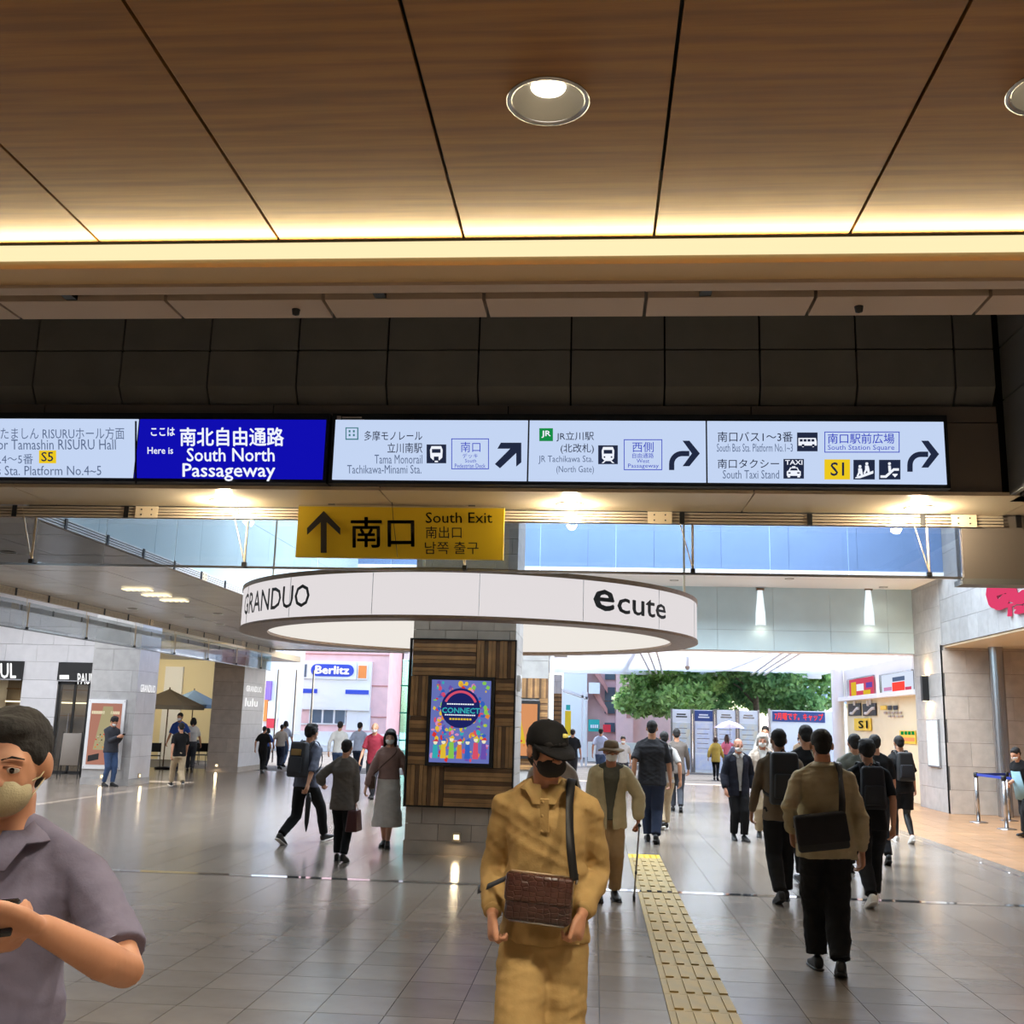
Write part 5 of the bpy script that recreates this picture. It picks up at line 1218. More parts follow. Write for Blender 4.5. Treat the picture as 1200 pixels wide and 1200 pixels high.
SKIN = {}
def person(label, x, y, face, H=1.70, lod=2, group=None,
           stride=.18, lead=1, foot_w=.06, feet=None, lift=None,
           lean=3, twist=0, head_turn=0, head_nod=6, head_tilt=0, bend=0,
           wl=None, wr=None, pole_l=None, pole_r=None, curl=.55, grip_l=False, grip_r=False, fdl=None, fdr=None, pnl=None, pnr=None,
           fat=1.0, shirt=None, sleeve='short', hem=.50, shirt_loose=1.0, collar=False,
           legs='trousers', leg_col=None, leg_loose=1.0, shoe_col='black', sole=None,
           hair='short', hair_col='hair_black', mask='mask_white', skin='skin', jacket=None, open_w=.0, cuff=False,
           cap=None, glasses=False, fem=False, brows=True):
    root = empty('person', (x, y, 0), math.radians(face)); tag(root, label, 'person', group)
    vx = {0: .0062, 1: .009, 2: .013, 3: .02}[lod]
    cvx = {0: .009, 1: .012, 2: .017, 3: .024}[lod]
    R3 = lambda ax, a: Matrix.Rotation(math.radians(a), 3, ax)
    hz = .505*H
    # ---- legs: ankles from stride (forward is -Y)
    hipw = .052*H
    if feet is None:
        feet = ((foot_w, -stride*lead, 0), (-foot_w, stride*lead, 0))
    st = abs(feet[0][1]-feet[1][1])
    hz = min(.515*H, math.sqrt(max((.475*H)**2-(st/2)**2, .1))+.042*H)
    pel = V((0, (feet[0][1]+feet[1][1])/2*.6, hz))
    Rp = R3('Z', twist*.4)
    hips = [pel+Rp@V((s*hipw, 0, 0)) for s in (1, -1)]
    ank = []; toe_up = []
    for i, (fx, fy, fz) in enumerate(feet):
        back = fy-(-abs(fy)) > .0001 and fy > 0 and st > .12
        az = .045*H+fz+(.05*min(1, st/.5) if back else 0)
        ank.append(V((fx, fy, az))); toe_up.append(-28*min(1, st/.5) if back else (10 if (st > .3) else 0))
    knees = []
    for i in range(2):
        k, a = ik(hips[i], ank[i], .245*H, .238*H, V((0, -1, 0)))
        knees.append(k); ank[i] = a
    # ---- torso frame
    Rt = R3('X', lean)  # positive lean tips the top towards -Y
    def T(px, py, pz):
        # px,py offsets, pz height fraction of H measured from the pelvis at .515
        h = (pz-.515)*H; q = V((px*H, py*H, h))
        f = max(0, min(1, (pz-.55)/.25))
        q = R3('Z', twist*f)@q
        r = R3('X', lean)@q
        if bend: # rounded upper back
            r = R3('X', bend*f*f)@r if pz > .55 else r
        return pel+r
    def Tax(pz):
        f = max(0, min(1, (pz-.55)/.25)); m = R3('X', lean+bend*f*f)@R3('Z', twist*f)
        return m@V((1, 0, 0)), m@V((0, 1, 0))
    shw = (.102 if not fem else .088)
    sh = [T(s*shw, .004, .803) for s in (1, -1)]
    # ---- arms
    ua, fa = .172*H, .150*H
    def wr_default(s): 
        sw = (-stride*lead*s)  # arm opposite the leg on its side
        return V((s*.165*H, sw*-.75*-1, 0))
    wrist = []; elbow = []
    for i, s in enumerate((1, -1)):
        tgt = (wl, wr)[i]
        if tgt is None:
            swing = stride*lead*s*1.0     # forward leg has its arm back
            tgt = (s*(shw+(.098 if legs == 'skirt' else .078 if fem else .05))*H, swing*.9-.02*H, (.812-.312)*H+abs(swing)*.12)
            tgt = V(tgt)+V((0, 0, hz-.515*H))+V((sh[i].x-s*shw*H, sh[i].y, 0))
        else: tgt = V(tgt)
        pole = ((pole_l, pole_r)[i]) or (s*.35, 1, -.1)
        e, w = ik(sh[i], tgt, ua, fa, V(pole)); elbow.append(e); wrist.append(w)
    # ---- body
    b = Blob(); X1, Y1 = Tax(.8)
    tor = ((.47, .072, .058), (.515, .094, .064), (.56, .088, .06), (.62, .074, .052), (.68, .080, .057), (.74, .090, .062), (.785, .092, .056), (.815, .078, .042), (.84, .042, .036), (.87, .031, .033), (.90, .030, .034))
    def torso(bl, rows, k=1.0, add=0.0, n=20, e=2.3):
        sec = []
        for z, rx, ry in rows:
            ax, ay = Tax(z); sec.append((T(0, .004 if z > .7 else 0, z), ax, ay, rx*H*k+add, ry*H*k+add))
        bl.loft(sec, n, e)
    torso(b, tor, fat if fat < 1.05 else 1+(fat-1)*.6)
    for i, s in enumerate((1, -1)):
        b.ell(sh[i], (.026*H,)*3); b.limb([T(s*.02, .006, .852), T(s*.055, .006, .822), sh[i]], [.016*H, .017*H, .018*H])
        b.limb([sh[i], mixp(sh[i], elbow[i], .5), elbow[i], mixp(elbow[i], wrist[i], .3), wrist[i]], [.0265*H, .0265*H, .0215*H, .0225*H, .0150*H])
        fd = (wrist[i]-elbow[i]).normalized()
        fd = (fd+V((fdl, fdr)[i]).normalized()).normalized() if (fdl, fdr)[i] else (fd+V((0, 0, -.35))).normalized()
        pn = V((pnl, pnr)[i]) if (pnl, pnr)[i] else V((-s, .15, 0))
        hand(b, wrist[i], fd, pn, V((0, -1, .25)) if not (fdl, fdr)[i] else V((-s*.3, -.2, 1)), H, curl, (grip_l, grip_r)[i])
    bare = legs in ('skirt', 'shorts')
    if bare or lod >= 9:
        for i in range(2):
            b.limb([hips[i], mixp(hips[i], knees[i], .5), knees[i], mixp(knees[i], ank[i], .35), ank[i]], [.042*H, .038*H, .030*H, .032*H, .019*H])
    # ---- head
    hh = .134*H
    nb = T(0, -.002, .868)
    Rh = R3('X', lean*.3+bend*.3)@R3('Z', twist*.6+head_turn)@R3('Y', head_tilt)@R3('X', head_nod)
    hc = nb+V((0, -.008*H, .002*H))
    hd = lambda px, py, pz: hc+Rh@(V((px, py, pz))*hh)
    b.limb([T(0, .002, .83), hd(0, .1, .25)], [.034*H, .031*H])
    b.ell(hd(0, .10, .60), (.325*hh, .43*hh, .385*hh), Rh, 16, 12)
    b.ell(hd(0, -.10, .44), (.285*hh, .315*hh, .40*hh), Rh, 16, 12)
    b.ell(hd(0, -.17, .20), (.205*hh, .22*hh, .18*hh), Rh, 14, 10)
    b.ell(hd(0, -.245, .12), (.10*hh, .12*hh, .08*hh), Rh)
    b.ell(hd(0, -.30, .585), (.24*hh, .09*hh, .06*hh), Rh)          # brow
    b.limb([hd(0, -.37, .56), hd(0, -.44, .45), hd(0, -.475, .385)], [.04*hh, .048*hh, .062*hh], n=8)
    for s in (1, -1):
        b.ell(hd(s*.06, -.43, .375), (.045*hh, .05*hh, .035*hh), Rh)
        b.ell(hd(s*.345, .05, .48), (.04*hh, .085*hh, .135*hh), Rh@R3('Z', s*-22))
        b.ell(hd(s*.15, -.27, .38), (.10*hh, .08*hh, .11*hh), Rh)  # cheek
    b.ell(hd(0, -.405, .265), (.095*hh, .05*hh, .025*hh), Rh)
    b.ell(hd(0, -.395, .215), (.08*hh, .05*hh, .025*hh), Rh)
    part('body', b.fused(vx, 2), MAT[skin], root)
    # eyes
    if lod <= 1:
        for s in (1, -1):
            e = Blob(); e.ell(hd(s*.145, -.365, .50), (.062*hh, .035*hh, .030*hh), Rh)
            ey = part('eye', e.raw_smooth(), MAT['eye_white'], root)
            e = Blob(); e.ell(hd(s*.145, -.392, .50), (.026*hh, .012*hh, .027*hh), Rh); part('iris', e.raw_smooth(), MAT['eye_dark'], ey)
            e = Blob(); e.limb([hd(s*.075, -.405, .53), hd(s*.145, -.41, .545), hd(s*.215, -.375, .525)], [.010*hh, .014*hh, .009*hh], n=6); part('eyelid', e.raw_smooth(), MAT[skin], ey)
            if brows:
                e = Blob(); e.limb([hd(s*.06, -.41, .60), hd(s*.14, -.41, .625), hd(s*.235, -.36, .60)], [.013*hh, .020*hh, .009*hh], n=6, flat=.6); part('eyebrow', e.raw_smooth(), MAT[hair_col], root)
    # ---- hair
    hb = Blob()
    if hair in ('short', 'crop', 'messy', 'bob', 'long', 'back'):
        k = {'crop': .97, 'short': 1.0, 'messy': 1.06, 'bob': 1.08, 'long': 1.06, 'back': 1.0}[hair]
        hb.ell(hd(0, .135, .66), (.362*k*hh, .458*k*hh, .395*k*hh), Rh, 18, 14)
        hb.ell(hd(0, -.13, .83), (.25*k*hh, .20*hh, .155*hh), Rh)
        hb.ell(hd(0, .33, .44), (.29*k*hh, .24*hh, .29*hh), Rh)
        for s in (1, -1):
            hb.ell(hd(s*.285*k, -.02, .62), (.065*hh, .12*hh, .13*hh), Rh)
        if hair == 'messy':
            for s in (1, -1):
                hb.ell(hd(s*.12, .08, .93), (.24*hh, .34*hh, .15*hh), Rh); hb.ell(hd(s*.24, .18, .62), (.17*hh, .27*hh, .28*hh), Rh)
            hb.ell(hd(0, -.3, .78), (.22*hh, .1*hh, .12*hh), Rh)
        if hair in ('bob', 'long'):
            lo = .12 if hair == 'bob' else -.35
            for s in (1, -1):
                hb.limb([hd(s*.30, -.06, .70), hd(s*.37, .02, .40), hd(s*.36, .06, lo)], [.10*hh, .12*hh, .08*hh])
                hb.limb([hd(s*.14, .33, .60), hd(s*.2, .38, .3), hd(s*.2, .36, lo-.1)], [.2*hh, .2*hh, .13*hh])
            hb.ell(hd(0, -.27, .82), (.24*hh, .12*hh, .10*hh), Rh)
    elif hair == 'sides':
        for s in (1, -1): hb.ell(hd(s*.30, .12, .50), (.06*hh, .2*hh, .16*hh), Rh)
        hb.ell(hd(0, .42, .47), (.24*hh, .13*hh, .2*hh), Rh)
    elif hair == 'fringe':
        hb.ell(hd(0, .135, .62), (.36*hh, .455*hh, .38*hh), Rh, 18, 14)
        hb.ell(hd(0, -.28, .66), (.25*hh, .13*hh, .12*hh), Rh); hb.ell(hd(0, .30, .38), (.3*hh, .2*hh, .28*hh), Rh)
        for s in (1, -1): hb.ell(hd(s*.29, -.12, .50), (.07*hh, .13*hh, .18*hh), Rh)
    if hb.v: part('hair', hb.fused(min(vx, .01) if lod < 3 else .015, 1, wr=.0025 if lod < 3 else 0, ws=30), MAT[hair_col], root)
    if mask:
        mb = Blob()
        mb.ell(hd(0, -.175, .27), (.284*hh, .295*hh, .235*hh), Rh, 16, 12)
        mb.ell(hd(0, -.36, .36), (.12*hh, .15*hh, .10*hh), Rh)
        mm = mb.fused(.006 if lod < 2 else .011, 3)
        inv = Rh.transposed()
        keep = lambda c: (inv@(c-hc)).y < -.13*hh and (inv@(c-hc)).z < .475*hh
        mm = split_faces(mm, keep)[1]
        mo = part('face_mask', mm, MAT[mask], root)
        if lod <= 1:
            for s in (1, -1):
                for zz in (.36, .16):
                    e = Blob(); e.limb([hd(s*.235, -.20, zz), hd(s*.315, -.08, .40 if zz > .3 else .32), hd(s*.355, .08, .50 if zz > .3 else .42)], [.007*hh]*3, n=6); part('ear_loop', e.raw_smooth(), MAT[mask], mo)
    if glasses:
        g = Blob()
        for s in (1, -1):
            pts = [hd(s*.15+.085*math.cos(t), -.43, .49+.06*math.sin(t)) for t in [k*math.pi/6 for k in range(13)]]
            g.limb(pts, [.009*hh]*13, n=5, cap=False)
            g.limb([hd(s*.235, -.42, .51), hd(s*.33, -.2, .52), hd(s*.35, .05, .52)], [.008*hh]*3, n=5)
        g.limb([hd(-.06, -.44, .50), hd(.06, -.44, .50)], [.008*hh]*2, n=5)
        part('glasses', g.raw_smooth(), MAT['black'], root)
    if cap:
        kind, cm = cap
        c = Blob()
        if kind == 'cap':
            rows = [(hd(0, .07, .60), .375, .48), (hd(0, .08, .72), .375, .475), (hd(0, .08, .86), .345, .43), (hd(0, .08, .97), .27, .33), (hd(0, .08, 1.03), .16, .19), (hd(0, .08, 1.05), .04, .05)]
            c.loft([(p, Rh@V((1, 0, 0)), Rh@V((0, 1, 0)), rx*hh, ry*hh) for p, rx, ry in rows], 24)
            co = part('cap', c.raw_smooth(), MAT[cm], root)
            bmm = MB()
            n = 14
            top = [hd(.34*math.cos(math.pi*k/n), -.12-.24*math.sin(math.pi*k/n), .64) for k in range(n+1)]
            out = [hd(.36*math.cos(math.pi*k/n), -.14-.68*math.sin(math.pi*k/n), .64-.12*math.sin(math.pi*k/n)-.0*k) for k in range(n+1)]
            bmm.strip(top, out, V((0, 0, -.018*hh*3)))
            part('brim', bmm.mesh(True), MAT[cm], co)
            e = Blob(); e.ell(hd(0, .08, 1.055), (.03*hh, .03*hh, .015*hh), Rh); part('button', e.raw_smooth(), MAT[cm], co)
        else:
            rows = [(hd(0, .06, .62), .37, .47), (hd(0, .06, .80), .36, .45), (hd(0, .06, .95), .32, .40), (hd(0, .06, 1.02), .22, .28), (hd(0, .06, 1.03), .05, .06)]
            c.loft([(p, Rh@V((1, 0, 0)), Rh@V((0, 1, 0)), rx*hh, ry*hh) for p, rx, ry in rows], 24)
            co = part('hat_crown', c.raw_smooth(), MAT[cm], root)
            bmm = MB(); n = 28
            top = [hd(.36*math.cos(2*math.pi*k/n), .06+.46*math.sin(2*math.pi*k/n), .68) for k in range(n+1)]
            out = [hd(.62*math.cos(2*math.pi*k/n), .06+.72*math.sin(2*math.pi*k/n), .58+.03*math.cos(6*math.pi*k/n)) for k in range(n+1)]
            bmm.strip(top, out, V((0, 0, -.05*hh)))
            part('brim', bmm.mesh(True), MAT[cm], co)
    # ---- lower clothes
    lb = Blob(); lc = MAT[leg_col]
    def shoes():
        for i in range(2):
            a = ank[i]; rot = R3('X', -toe_up[i]) if toe_up[i] < 0 else R3('X', -toe_up[i]); s_ = (1, -1)[i]
            Rf = Matrix.Rotation(math.radians(s_*6), 3, 'Z')@rot
            q = lambda px, py, pz: a+Rf@(V((px, py, pz))*H)
            so = Blob(); 
            so.loft([(q(0, .036, -.012), Rf@V((1, 0, 0)), Rf@V((0, 0, 1)), .010*H, .012*H), (q(0, .028, -.014), Rf@V((1, 0, 0)), Rf@V((0, 0, 1)), .020*H, .026*H), (q(0, 0, -.012), Rf@V((1, 0, 0)), Rf@V((0, 0, 1)), .022*H, .031*H),
                     (q(0, -.04, -.021), Rf@V((1, 0, 0)), Rf@V((0, 0, 1)), .024*H, .022*H), (q(0, -.085, -.028), Rf@V((1, 0, 0)), Rf@V((0, 0, 1)), .027*H, .015*H), (q(0, -.112, -.031), Rf@V((1, 0, 0)), Rf@V((0, 0, 1)), .021*H, .012*H), (q(0, -.124, -.033), Rf@V((1, 0, 0)), Rf@V((0, 0, 1)), .009*H, .006*H)], 12, 2.4)
            sh_ = part('shoe', so.fused(.008 if lod < 2 else .014, 2) if lod < 3 else so.raw_smooth(), MAT[shoe_col], root)
            so = Blob()
            so.loft([(q(0, .039, -.040), Rf@V((1, 0, 0)), Rf@V((0, 0, 1)), .014*H, .005*H), (q(0, .02, -.040), Rf@V((1, 0, 0)), Rf@V((0, 0, 1)), .024*H, .006*H), (q(0, -.04, -.041), Rf@V((1, 0, 0)), Rf@V((0, 0, 1)), .025*H, .0055*H),
                     (q(0, -.085, -.041), Rf@V((1, 0, 0)), Rf@V((0, 0, 1)), .030*H, .005*H), (q(0, -.118, -.041), Rf@V((1, 0, 0)), Rf@V((0, 0, 1)), .022*H, .005*H), (q(0, -.13, -.040), Rf@V((1, 0, 0)), Rf@V((0, 0, 1)), .008*H, .004*H)], 12, 2.6)
            part('sole', so.raw_smooth(), MAT[sole or shoe_col], sh_)
    shoes()
    L = leg_loose
    if legs == 'trousers' or legs == 'wide':
        torso(lb, ((.468, .078, .066), (.50, .098, .070), (.54, .097, .068), (.585, .088, .062)), fat, .004)
        for i in range(2):
            k, a = knees[i], ank[i]
            end = mixp(k, a, .93)
            w = .052 if legs == 'wide' else .036
            lb.limb([hips[i]+V((0, 0, -.01)), mixp(hips[i], k, .35), k, mixp(k, a, .4), mixp(k, a, .8), end],
                    [.057*H*fat, .055*H*(1+(L-1)*.5), .044*H*L, .041*H*L, w*H*L, w*H*L], n=16, cap=False)
        part('trousers', lb.fused(cvx, 3, wr=(.010 if lod == 0 else .0045) if lod < 3 else 0, ws=6 if lod == 0 else 9, seed=len(label)), lc, root)
    elif legs == 'skirt':
        torso(lb, ((.50, .104, .078), (.54, .100, .072), (.60, .090, .066), (.645, .082, .060)), fat, .006)
        zc = [(.50, .108, .092), (.40, .120, .116), (.28, .128, .124), (.165, .140, .130)]
        fm = (feet[0][1]+feet[1][1])/2
        lb.loft([(V((0, mixp(pel, V((0, fm, 0)), 1-z/.515).y, z*H)), V((1, 0, 0)), V((0, 1, 0)), rx*H, ry*H) for z, rx, ry in zc], 24)
        part('skirt', lb.fused(cvx, 3, wr=.010, ws=6), lc, root)
    elif legs == 'shorts':
        torso(lb, ((.468, .082, .068), (.50, .100, .072), (.54, .097, .068), (.585, .088, .062)), fat, .004)
        for i in range(2):
            lb.limb([hips[i], mixp(hips[i], knees[i], .8)], [.06*H, .062*H], n=16, cap=False)
        part('shorts', lb.fused(cvx, 3, wr=.004, ws=9), lc, root)
        lg = Blob()
        for i in range(2): lg.limb([mixp(hips[i], knees[i], .6), knees[i], mixp(knees[i], ank[i], .35), mixp(knees[i], ank[i], .92)], [.045*H, .033*H, .035*H, .022*H])
        part('leggings', lg.fused(cvx, 2), MAT['black'], root)
    # ---- upper clothes
    def top(col, nm, add, hemz, slv, loose, wedge=None, under=None, wrk=.004):
        ub = Blob()
        wst = (.62, .086+.004*loose, .064); rows = [(hemz, .100+.004*loose, .072+.004*loose), (.56, .097, .069), (.62, .088+.004*loose, .066), (.68, .088, .066), (.74, .095, .069), (.785, .096, .063), (.815, .082, .048), (.838, .046, .040), (.850, .036, .036)]
        rows = [r for r in rows if r[0] == hemz or r[0] > hemz+.02]
        if fem: rows = [(z, rx*.93, ry*(1.06 if .7 < z < .77 else .95)) for z, rx, ry in rows]
        torso(ub, rows, fat, add+.004*(loose-1)*8)
        if hemz < .46 and slv != 'none': pass
        for i, s in enumerate((1, -1)):
            e, w = elbow[i], wrist[i]
            f_ = 1+(fat-1)*.6; ub.ell(sh[i]+V((0, 0, -.004)), (.031*H*f_+add,)*3); ub.limb([T(s*.025, .006, .848), T(s*.065, .005, .826), sh[i]], [.026*H+add, .027*H+add, .027*H+add])
            if slv == 'short':
                ub.limb([sh[i], mixp(sh[i], e, .45), mixp(sh[i], e, .86)], [.031*H*f_+add, .034*f_*H+add, .035*f_*H*loose**.5+add], n=16, cap=False)
            elif slv == 'three':
                ub.limb([sh[i], mixp(sh[i], e, .5), e, mixp(e, w, .35)], [.031*H+add, .034*H+add, .033*H+add, .033*H+add], n=16, cap=False)
            else:
                ub.limb([sh[i], mixp(sh[i], e, .5), e, mixp(e, w, .45), mixp(e, w, .86), mixp(e, w, .97)], [.031*H*f_+add, .031*H*(1+(loose-1)*.6)+add, .029*H*loose+add, .028*H*loose+add, .023*H*loose+add, .019*H+add], n=16, cap=False)
        me = ub.fused(cvx, 3, wr=wrk*((2.0 if lod == 0 else 1) if lod < 3 else 0), ws=7 if lod == 0 else 10, seed=len(label)+2)
        return me
    if shirt:
        me = top(shirt, 'shirt', .002, hem, sleeve if not jacket else 'short', shirt_loose, wrk=.0035*max(1, shirt_loose))
        so = part('shirt', me, MAT[shirt], root)
        if collar and lod <= 1:
            cb = MB(); n = 18
            a0 = [T(.040*math.cos(2*math.pi*(k+.8)/(n+1.6)-math.pi/2), .004+.040*math.sin(2*math.pi*(k+.8)/(n+1.6)-math.pi/2), .868 if 2 < k < n-2 else .858) for k in range(n+1)]
            a1 = [T(.066*math.cos(2*math.pi*(k+.25)/(n+.5)-math.pi/2), -.002+.062*math.sin(2*math.pi*(k+.25)/(n+.5)-math.pi/2), .846 if 1 < k < n-1 else .815) for k in range(n+1)]
            cb.strip(a0, a1, V((0, 0, -.004)))
            part('collar', cb.mesh(True), MAT[shirt], so)
            cb = MB()
            for j in range(6):
                z = .80-.045*j
                p = T(0, 0, z); 
                ax, ay = Tax(z)
            pl = [T(-.008, -.0, z) for z in ()]
    if jacket:
        jc, jh, jl = jacket
        me = top(jc, 'jacket', .012, jh, 'long', jl, wrk=.004)
        if open_w > 0:
            def pred(c):
                # keep faces that are not inside the open front
                lp = R3('X', -lean)@(c-pel)
                hgt = lp.z/H+.515
                return not (lp.y < -.01*H and abs(lp.x) < open_w*H*(.35+.65*max(0, min(1, (hgt-.56)/.22)))*(1 if hgt < .83 else 1.5) and hgt > .4 and hgt < .9)
            me = split_faces(me, pred)[1]
        jo = part('jacket', me, MAT[jc], root)
        if lod <= 1 and open_w > 0:
            m = jo.modifiers.new('t', 'SOLIDIFY'); m.thickness = .006; m.offset = -1
    root['_'] = 0; del root['_']
    root_info = dict(T=T, Tax=Tax, sh=sh, elbow=elbow, wrist=wrist, hd=hd, hh=hh, H=H, pel=pel, Rh=Rh, x=x, y=y, face=face, hips=hips, R3=R3, root=root)
    return root_info

# ================================================================ PEOPLE
def place_world(info, p):
    """world point in the person's own frame"""
    return Matrix.Rotation(-math.radians(info[2]), 3, 'Z')@(V(p)-V((info[0], info[1], 0)))
def man(label, foot, head_y, face, lod=2, Y=None, hk=1.0, wl_px=None, wr_px=None, dl=-.12, dr=-.12, **k):
    """foot: pixel between the feet on the floor (or its y given by Y); head_y: pixel row of the top of the head"""
    p = at(foot[0], foot[1], z=0) if Y is None else V((at(foot[0], head_y+15, y=Y).x, Y, 0))
    H = at(foot[0], head_y, y=p.y).z*hk*.985
    inf = (p.x, p.y, face)
    if wl_px: k['wl'] = tuple(place_world(inf, at(*wl_px, y=p.y+dl)))
    if wr_px: k['wr'] = tuple(place_world(inf, at(*wr_px, y=p.y+dr)))
    return person(label, p.x, p.y, face, H=H, lod=lod, **k)
def person_thing(info, name, label, cat, anchor, group=None):
    """a carried thing: an Empty at anchor (given in the person's frame)"""
    r = info['root']; a = V(anchor); t = empty(name, (V(r.location)+r.rotation_euler.to_matrix()@a), r.rotation_euler.z); tag(t, label, cat, group)
    def add(nm, me, m, parent=None):
        if isinstance(me, MB): me = me.mesh(True)
        me.transform(Matrix.Translation(-a)); return part(nm, me, MAT[m], parent or t)
    return t, add
def ribbon(pts, nrm, w_, th):
    """strap along pts; nrm outward directions"""
    pts = [V(p) for p in pts]; mb = MB(); L = []
    for i, p in enumerate(pts):
        d = (pts[min(i+1, len(pts)-1)]-pts[max(i-1, 0)]).normalized(); n = V(nrm[i]).normalized(); s_ = d.cross(n).normalized()
        L.append((p-s_*w_/2, p+s_*w_/2, p-s_*w_/2+n*th, p+s_*w_/2+n*th))
    for q in L: mb.v += list(q)
    for i in range(len(L)-1):
        b = 4*i; mb.f += [(b, b+1, b+5, b+4), (b+2, b+6, b+7, b+3), (b, b+4, b+6, b+2), (b+1, b+3, b+7, b+5)]
    mb.f += [(0, 2, 3, 1), (4*len(L)-4, 4*len(L)-3, 4*len(L)-1, 4*len(L)-2)]
    return mb
def smooth_path(pts, n=6):
    pts = [V(p) for p in pts]; out = []
    for i in range(len(pts)-1):
        p0, p1, p2, p3 = pts[max(i-1, 0)], pts[i], pts[i+1], pts[min(i+2, len(pts)-1)]
        for k in range(n):
            t = k/n; out.append(.5*((2*p1)+(p2-p0)*t+(2*p0-5*p1+4*p2-p3)*t*t+(-p0+3*p1-3*p2+p3)*t**3))
    return out+[pts[-1]]
def crossbody(info, shoulder, front_end, back_end, w_, m, add, k=1.0, parent=None, ex=.0):
    """strap over one shoulder (+1 the person's left) down to both ends"""
    T, H = info['T'], info['H']; s = shoulder
    top = T(s*.062, .004, .862+ex/H*.6); f1 = T(s*.055*k, -.062-ex, .80); b1 = T(s*.055*k, .066+ex, .80)
    fe, be = V(front_end), V(back_end)
    f2 = f1.lerp(fe, .5)+V((0, -.035-ex, 0)); b2 = b1.lerp(be, .5)+V((0, .03+ex, 0))
    pts = smooth_path([fe, f2, f1, T(s*.062, -.038, .848+ex/H*.3), top, T(s*.062, .044, .848+ex/H*.3), b1, b2, be])
    c = info['T'](0, 0, .7); nr = []
    for p in pts:
        q = p-V((c.x*1.0, c.y, 0)); q.z = max(0, (p.z-T(0, 0, .82).z))*8; nr.append(q)
    add('strap', ribbon(pts, nr, w_, .004), m, parent)
def backpack(info, label, m='bag_black', big=1.0, pocket=None, print_=None, group=None):
    T, H, R3 = info['T'], info['H'], info['R3']
    c = T(0, .125*big**.5, .715)
    t, add = person_thing(info, 'backpack', label, 'backpack', T(0, .12, .58), group)
    rot = Matrix(((1, 0, 0), (0, 1, 0), (0, 0, 1)))
    ax, ay = info['Tax'](.7); az = ax.cross(ay); rot = Matrix((ax, ay, az)).transposed()
    add('bag', rbox(c, (.082*H*big, .045*H*big, .135*H*big), .040, 5, rot, .84), m)
    pk = add('pocket', rbox(c+rot@V((0, .043*H*big, -.045*H)), (.066*H*big, .018*H, .062*H*big), .022, 4, rot, .9), pocket or m)
    add('top_handle', MB().tube([c+rot@V((-.025, -.03, .135*H*big)), c+rot@V((0, -.03, .135*H*big+.03)), c+rot@V((.025, -.03, .135*H*big))], .006, 6), m)
    if print_: add('print', rbox(c+rot@V((0, .040*H*big, .055*H)), (.05*H, .008*H, .026*H), .012, 3, rot), print_)
    for s in (1, -1):
        pts = smooth_path([T(s*.050, .072, .80), T(s*.058, .03, .862), T(s*.062, -.03, .855), T(s*.068, -.076, .78), T(s*.080, -.074, .70), T(s*.098, -.01, .64), T(s*.075, .085, .61)])
        cc = T(0, 0, .7); add('shoulder_strap', ribbon(pts, [V((p.x-cc.x, p.y-cc.y, max(0, p.z-T(0, 0, .82).z)*8)) for p in pts], .032*H/1.7, .008), m)
    return t

# --- man in khaki with the crocodile bag, walking towards the viewer
kh = person('man in black cap, black mask and khaki shirt and trousers, walking this way', at(642, 900, y=4.55).x, 4.55, -4, H=1.70, lod=0,
    wl=tuple(place_world((at(642, 900, y=4.55).x, 4.55, -4), at(682, 1070, y=4.42))), wr=tuple(place_world((at(642, 900, y=4.55).x, 4.55, -4), at(577, 1070, y=4.42))),
    pole_l=(.22, 1, 0), pole_r=(-.22, 1, 0), stride=.20, lead=-1, lean=3, head_turn=30, head_nod=8, curl=.95, fat=1.03,
    shirt='khaki', sleeve='long', hem=.49, shirt_loose=1.28, collar=True, legs='wide', leg_col='khaki', leg_loose=1.35, shoe_col='shoe_black', hair='fringe', mask='mask_black', cap=('cap', 'cloth_black'), fdl=(-.05, -.1, -1), fdr=(.05, -.1, -1), pnl=(-1, .2, 0), pnr=(1, .2, 0))
T, H = kh['T'], kh['H']
e = Blob()
hd, hh = kh['hd'], kh['hh']
# cap badge, buttons, cuffs as parts
part('cap_badge', MB().lathe((0, 0, 0), [(.001, .003), (.014, .002), (.018, 0)], 10).mesh(True), MAT['yellow_mark'], kh['root']).matrix_local = Matrix.Translation(hd(.15, -.335, .83))@Matrix.Rotation(math.radians(75), 4, 'X')@Matrix.Scale(.55, 4, (0, 1, 0))
for i, z in enumerate((.822, .79, .755)): part('button', MB().lathe((0, 0, 0), [(.001, .003), (.006, .0025), (.0065, 0)], 8).mesh(True), MAT['khaki_dark'], kh['root']).matrix_local = Matrix.Translation(T(0, -.083-.004*i, z))@Matrix.Rotation(math.radians(90), 4, 'X')
pl = MB().obox(T(.004, -.074, .79), (.018, 0, 0), (0, .006, .002), (0, -.010, .065)); part('placket', pl.mesh(), MAT['khaki'], kh['root'])
for i in range(2):
    w_, e_2 = kh['wrist'][i], kh['elbow'][i]; d = (w_-e_2).normalized(); cb = Blob(); cb.limb([w_-d*.055, w_-d*.02, w_-d*.004], [.038, .036, .037], n=20, cap=False); part('cuff', cb.raw_smooth(), MAT['khaki'], kh['root'])
Yb = 4.55-.20
bc = place_world((kh['x'], kh['y'], kh['face']), at(632, 1053, y=Yb))
t, add = person_thing(kh, 'shoulder_bag', 'dark red-brown crocodile leather shoulder bag hanging in front of the khaki man', 'shoulder bag', bc-V((0, 0, .1)))
rt = Matrix.Rotation(math.radians(4), 3, 'Y')
